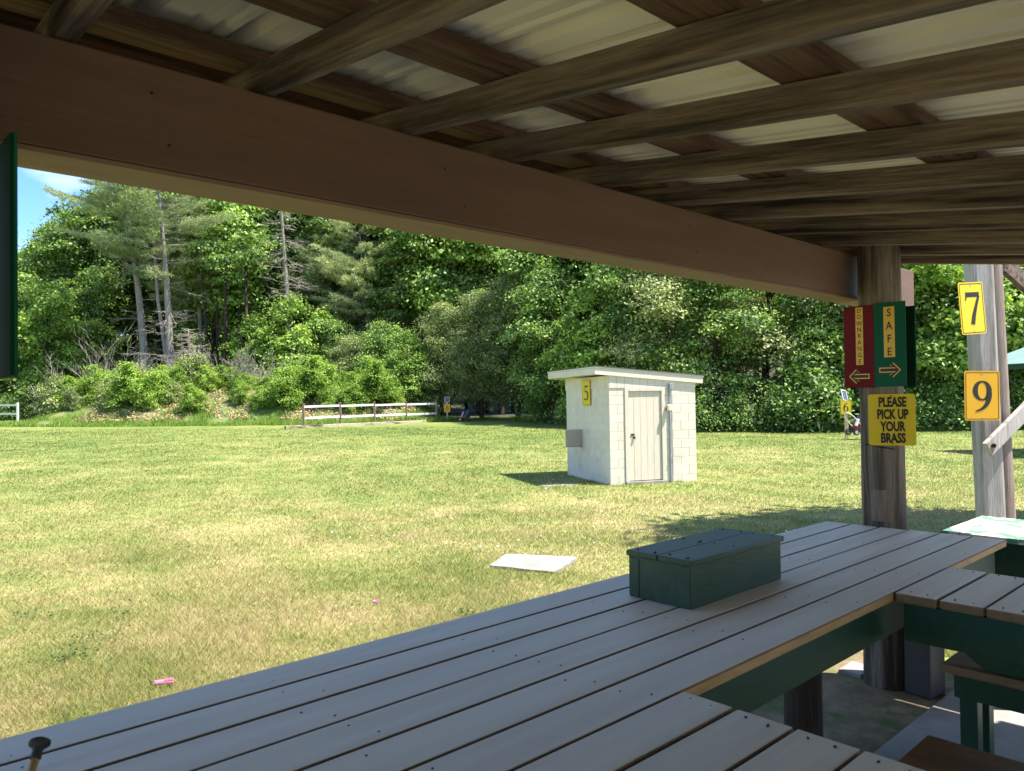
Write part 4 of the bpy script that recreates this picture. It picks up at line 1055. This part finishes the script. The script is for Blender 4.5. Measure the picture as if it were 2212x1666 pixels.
for j, px in enumerate(range(-60, 2400, 110)):
    d = 92 if px < 1000 else (92 - (px - 1000) * .05 if px < 1500 else 66)
    plant(('tallA', 'tallB')[j % 3 == 2], px, d + random.uniform(-2, 2), 22, (.72 if px < 120 else 1.0), 'tree deep in the wood showing only through gaps between nearer crowns', 'trees deep in the wood')
for j, px in enumerate(range(-10, 900, 38)):
    plant('under', px + random.uniform(-12, 12), random.uniform(80, 88), 7, random.uniform(.8, 1.3), 'small understory tree in the dark shade under the tall trunks', 'understory trees in the shade')
for j, px in enumerate(range(-40, 1300, 50)):
    plant('edgeA', px + random.uniform(-12, 12), random.uniform(88, 96) if px < 950 else random.uniform(72, 78), 11, random.uniform(.95, 1.25), 'leafy young tree deep in the shade under the tall trees', 'young trees deep in the shade')
# the near left side: bright young tree and companions
for px, d, k, s, lb in ((110, 67, 'edgeB', 1.12, 'bright young tree left of the leaning pine trunk'), (48, 70, 'edgeA', 1.2, 'dark tree by the left edge under the patch of sky'),
                        (185, 72, 'edgeA', 1.1, 'dark young tree between the bright young one and the leaning pine'), (20, 69, 'edgeA', .5, 'low dark tree behind the white fence at the left edge'),
                        (75, 66, 'edgeA', .42, 'low dark tree between the white fence and the bank brush'),
                        (560, 66.5, 'edgeB', .82, 'bright leafy young tree left of the bare snag'), (640, 65, 'edgeB', .95, 'bright leafy young tree at the foot of the bare snag'),
                        (715, 65, 'edgeA', .78, 'dark leafy young tree under the bushy pine'), (765, 63, 'edgeC', .62, 'pale leafy young tree on the right of the bank'), (830, 62, 'edgeA', .72, 'dark leafy tree at the right end of the bank brush'),
                        (415, 69, 'under', .9, 'thin leafy sapling right of the twin pine'), (500, 71, 'under', .9, 'thin leafy sapling among the dark bare trunks')):
    plant(k, px, d, 11, s, lb)
# slim dark trunks seen under the canopy
for j, (px, d, h, r) in enumerate(((448, 68, 15, .17), (470, 69, 16, .15), (486, 67, 14, .20), (520, 70, 17, .16), (536, 68, 15, .19), (585, 71, 16, .16), (230, 72, 13, .2), (150, 73, 12, .2), (95, 74, 12, .18), (722, 70, 18, .2), (742, 71, 17, .15))):
    x, y = XY(px, d); z = gz(x, y); e = empty('slim_tree', (x, y, z), label='slim dark bare trunk standing in the shade behind the bank', cat='tree', group='slim dark trunks behind the bank')
    mb = MB(); mb.tube([(0, 0, -.4), (random.uniform(-.1, .1), 0, h * .4), (random.uniform(-.5, .5), .2, h)], [r * 1.1, r * .9, r * .4], 9); mb.build('trunk', M_bark, e, smooth=True)
    V, Q = crown_data([((0, 0, h), (1.7, 1.7, 1.3)), ((.8, .5, h - 1.5), (1.2, 1.2, .8))], np.random.RandomState(90 + j), 1.4, 26, .28, .18)
    npmesh('crown', V, 4, M_oak, e, Q)

# pines
def put(e, px, depth, rz=0, bank=False):
    x, y = XY(px, depth); e.location = (x, y, gz(x, y) - .05); e.rotation_euler = (0, 0, rz); return e
rzc = math.atan2(RH.y, RH.x)
put(pine('pine_tree', 26.5, .50, 7.0, 41, 'tall pine with a bare leaning trunk reaching out against the sky', .34, lean=(-2.6, .3), nb=40, dead=34), 318, 67, rzc)
put(pine('pine_tree', 25, .46, 5.4, 42, 'pine with twin grey trunks right of the leaning pine', .33, lean=(-1.1, .2), nb=60, dead=40, twin=True), 366, 66, rzc)
put(pine('pine_tree', 19, .45, 4.6, 43, 'bushy pale pine above the right part of the bank', .27, lean=(-.6, .1), nb=92, dead=26), 795, 69, rzc)
put(pine('pine_tree', 18.5, .50, 4.0, 44, 'slim pine between the bare snag and the bushy pale pine', .22, lean=(-.4, .1), nb=66, dead=18), 722, 71, rzc)
put(pine('pine_tree', 20.5, .50, 4.2, 45, 'slim pine left of the bare snag behind the broadleaf trees', .22, lean=(-.4, .1), nb=60, dead=10), 430, 72, rzc)
put(deadtree('dead_tree', 22.5, 51, 'bare grey snag with short broken branches under the header', .26, 84, 3.4, .40, lean=(-.7, 0)), 628, 66, rzc)
put(deadtree('dead_tree', 7.5, 52, 'small bare bleached tree right of the twin pine', .10, 84, 3.3, .12), 412, 62.6, rzc)
put(deadtree('dead_tree', 6.2, 53, 'sprawling bare branches rising from the brush left of the pines', .10, 11, 2.6, .1, sprawl=True), 225, 62.5, rzc)
put(deadtree('dead_tree', 4.2, 54, 'low tangle of bleached branches at the foot of the twin pine', .08, 12, 2, .1, sprawl=True), 355, 62.3, rzc)

# dry stems poking through the brush
dry = deadtree('dead_bush', 3.6, 55, 'bare dry stems poking through the brush on the bank', .04, 8, 2, .1, sprawl=True); dry['group'] = 'dry stems in the bank brush'
for j, (px, d, sc_) in enumerate(((160, 55.5, .9), (285, 57, .8), (345, 55, .7), (470, 58, 1.0), (560, 59.5, 1.1), (610, 60, 1.0), (520, 56, .75))):
    x, y = XY(px, d); l_ = (x, y, gb(x, y) + .2)
    if j == 0: dry.location = l_; dry.scale = (sc_,) * 3
    else: copy_tree(dry, l_, 1.7 * j, (sc_,) * 3)
# brush on the bank
GB = 'brush covering the left of the bank'; GC = 'bright vines and brush covering the right of the bank'
for j in range(26):
    px = 120 + j * 12.5 + random.uniform(-8, 8); d = random.choice((53.0, 54.6, 56.5, 58.0)) + random.uniform(-.6, .6)
    if px < 150: d = 54.2
    plant('shrubB' if random.random() < .55 else 'shrubA', px, d, 3, random.uniform(.45, .92), 'olive green shrub in the brush on the left of the bank', GB, bank=True)
for j in range(34):
    px = 440 + j * 12.5 + random.uniform(-8, 8); d = random.choice((53.8, 55.2, 57.0, 59.5)) + random.uniform(-.6, .6)
    plant('shrubA', px, d, 3, random.uniform(.5, 1.0) * (.92 if 620 < px < 820 else .64), 'bright green shrub in the brush on the right of the bank', GC, bank=True)
for j, px in enumerate((20, 70, 5)):
    plant('shrubC', px, 63 + j, 2.2, .9, 'dark low bush behind the white fence at the left edge', 'low bushes behind the white fence')

# tree right of the shelter, outside the frame, whose crown shades the lawn behind the bench
tr = hardwood('broadleaf_tree', 12.5, 6.4, 3.3, 61, M_oak, 15, 3.2, 46, .26, .17, .22)
tr.location = (13.5, -1.0, 0); tr.rotation_euler = (0, 0, .6); tr['label'] = 'shade tree right of the shelter, beyond the frame'; tr['category'] = 'tree'

# ------------------------------------------------------------------ grass
def blades(name, X, Y, Z, h, w, lean, m, rs, rnd):
    n = len(X); a = rs.rand(n) * 2 * math.pi; b = rs.rand(n) * 2 * math.pi
    base = np.stack([X, Y, Z], 1); side_ = np.stack([np.cos(a), np.sin(a), np.zeros(n)], 1) * w[:, None] / 2
    tip = base + np.stack([np.cos(b) * lean * h, np.sin(b) * lean * h, h], 1)
    V = np.stack([base - side_, base + side_, tip], 1).reshape(-1, 3)
    return npmesh(name, V, 3, m, None, np.repeat(rnd, 3))
rs = np.random.RandomState(5); N = 620000
u = rs.rand(N); d0, d1 = 3.3, 46.0; kx = -.55
dep = (d0 ** kx + u * (d1 ** kx - d0 ** kx)) ** (1 / kx)
lat = (rs.rand(N) * 2 - 1) * .76 * dep
X = RH.x * lat + FH.x * dep; Y = RH.y * lat + FH.y * dep
ok = (Y > 2.3) | (X > 5.4)
ok &= ~((X < 9.6) & (Y < 1.55))
# shed footprint and concrete pad stay free
lx = (X - near.x) * SX.x + (Y - near.y) * SX.y; ly = (X - near.x) * SY.x + (Y - near.y) * SY.y
ok &= ~((lx > -.0) & (lx < W_) & (ly > -.0) & (ly < D_))
def inside(px_, py_, poly):
    r = np.zeros(len(px_), bool); n_ = len(poly)
    for i_ in range(n_):
        x1, y1 = poly[i_][0], poly[i_][1]; x2, y2 = poly[(i_ + 1) % n_][0], poly[(i_ + 1) % n_][1]
        c_ = ((y1 > py_) != (y2 > py_)) & (px_ < (x2 - x1) * (py_ - y1) / (y2 - y1 + 1e-12) + x1); r ^= c_
    return r
ok &= ~inside(X, Y, [(q_.x, q_.y) for q_ in q4])
X, Y, dep = X[ok], Y[ok], dep[ok]; n = len(X)
patch = np.sin(X * 1.3 + 2 * np.sin(Y * .7)) * np.sin(Y * 1.1 + 1.5 * np.sin(X * .9))
h = (.022 + .030 * rs.rand(n)) * (1 + .35 * patch) * (1 + .010 * dep); w = np.maximum(.0050, .0009 * dep) * (.6 + .8 * rs.rand(n))
tag(blades('grass', X, Y, ground_np(X, Y) - .004, h, w, .55 + .7 * rs.rand(n), M_blade, rs, rs.rand(n)), kind='stuff', label='short sunlit lawn grass with straw coloured patches', cat='grass')
# long grass and weeds along the foot of the bank and the wood
N = 105000; lat = rs.uniform(-36, 34, N)
e0 = np.interp(lat, [-36, -31, -27, -12, -7, -2, 2, 6, 12, 34], [52, 49.9, 49.5, 50.4, 52.5, 57.0, 53.0, 45.5, 38.3, 37.2])
dep = e0 + np.abs(rs.normal(size=N)) * np.where(lat < -6, 2.6, .9) - .3
X = RH.x * lat + FH.x * dep; Y = RH.y * lat + FH.y * dep
h = .09 + .30 * rs.rand(N) ** 2 * (1 + .6 * np.sin(lat * 1.7) * np.sin(lat * .6 + 1)); w = .03 + .03 * rs.rand(N)
bz = bump_np(lat, dep)
tag(blades('weeds', X, Y, ground_np(X, Y) + bz - .03, h, w, .2 + .6 * rs.rand(N), M_weed, rs, rs.rand(N)), kind='stuff', label='long grass and weeds along the foot of the bank and the wood', cat='weeds')
# weeds round the shed foot and the ends of the bench
N = 5200; t = rs.rand(N); sel = rs.rand(N)
lx = np.where(sel < .5, -.03 - .10 * rs.rand(N), t * W_); ly = np.where(sel < .5, t * D_, -.06 - .08 * rs.rand(N))
X = near.x + SX.x * lx + SY.x * ly; Y = near.y + SX.y * lx + SY.y * ly
lump = (.5 + .5 * np.sin(lx * 9 + ly * 7) * np.sin(lx * 4 + 2 + ly * 3.3)) ** 2
tag(blades('weeds', X, Y, np.full(N, SZ) - .02, (.02 + .12 * rs.rand(N)) * lump, np.full(N, .014), .3 + .6 * rs.rand(N), M_weed, rs, rs.rand(N)), kind='stuff', label='tufts of weeds round the foot of the block shed', cat='weeds')
N = 6000; X = rs.uniform(4.0, 6.6, N); Y = 2.22 + np.abs(rs.normal(size=N)) * .32
ok = np.hypot(X - FX1, Y - FY1) > .17; X, Y = X[ok], Y[ok]; N = len(X)
C = np.stack([X, Y, ground_np(X, Y) + .03 + .10 * rs.rand(N)], 1)
o = npmesh('clover', leaves(C, unit(rs.normal(size=(N, 3)) * .4 + np.array([0, 0, 1])), .045, .035, rs), 4, M_weed, None, np.repeat(rs.rand(N), 4))
tag(o, 'low clover and weeds in the sun beside the far pole', 'weeds', kind='stuff')
# clay target shards on the bank
N = 5200; lat = rs.uniform(-29, -7, N); dep = 51.2 + .1 * (lat + 20) + rs.rand(N) * 4.6
kp = (np.sin(lat * .9 + 1.2) * np.sin(lat * .37 + dep * .5) > -.35); lat, dep = lat[kp], dep[kp]; N = len(lat)
X = RH.x * lat + FH.x * dep; Y = RH.y * lat + FH.y * dep
C = np.stack([X, Y, ground_np(X, Y) + bump_np(lat, dep) + .12 + .08 * rs.rand(N)], 1)
m = leafmat('clay_shard', (.16, .13, .12), (.50, .22, .12), (.62, .42, .34), 0, rough=.7)
o = npmesh('clay_shards', leaves(C, unit(rs.normal(size=(N, 3)) * .35 + np.array([-FH.x * .4, -FH.y * .4, .8])), .13, .10, rs), 4, m, None, np.repeat(rs.rand(N), 4))
tag(o, 'scattered orange and grey broken clay targets on the bank', 'clay shards', kind='stuff')
# broad leaved weed rosettes dotted through the lawn
K = 190; dep = 3.8 + 22 * rs.rand(K) ** 1.3; lat = (rs.rand(K) * 2 - 1) * .72 * dep
C = []; NN = []; Q = []
for k in range(K):
    x_, y_ = wxy(lat[k], dep[k])
    if (y_ < 2.5 and x_ < 9) or math.hypot(x_ - PADC.x, y_ - PADC.y) < .8: continue
    m_ = rs.randint(14, 60); r_ = rs.uniform(.04, .15)
    off = rs.normal(size=(m_, 2)) * r_
    C.append(np.stack([x_ + off[:, 0], y_ + off[:, 1], ground_np(x_ + off[:, 0], y_ + off[:, 1]) + .035 + .03 * rs.rand(m_)], 1))
    NN.append(unit(rs.normal(size=(m_, 3)) * .5 + np.array([0, 0, 1]))); Q.append(np.full(m_, rs.rand() * .6))
C = np.concatenate(C); NN = np.concatenate(NN); Q = np.concatenate(Q)
o = npmesh('lawn_weeds', leaves(C, NN, .028, .016, rs), 4, leafmat('lawn_weed_leaf', (.075, .12, .028), (.12, .18, .04), (.18, .24, .06), .3), None, np.repeat(Q, 4))
tag(o, 'low broad leaved weeds dotted through the lawn', 'weeds', kind='stuff')
# white clover flowers
N = 600; dep = rs.uniform(8, 30, N); lat = (rs.rand(N) * 1.1 - .35) * .7 * dep
X = RH.x * lat + FH.x * dep; Y = RH.y * lat + FH.y * dep; ok = (Y > 2.6) & ~inside(X, Y, [(q_.x, q_.y) for q_ in q4]); X, Y = X[ok], Y[ok]; N = len(X)
C = np.stack([X, Y, ground_np(X, Y) + .05 + .02 * rs.rand(N)], 1)
o = npmesh('clover_flowers', leaves(C, unit(rs.normal(size=(N, 3)) * .5 + np.array([0, 0, 1])), .03, .03, rs), 4, leafmat('clover_white', (.5, .48, .45), (.7, .68, .66), (.72, .6, .5), .2), None, np.repeat(rs.rand(N), 4))
tag(o, 'tiny white clover flowers scattered over the lawn', 'flowers', kind='stuff')
for k, p in PROTO.items():
    if k not in USED:
        for c_ in list(p.children): bpy.data.objects.remove(c_)
        bpy.data.objects.remove(p)
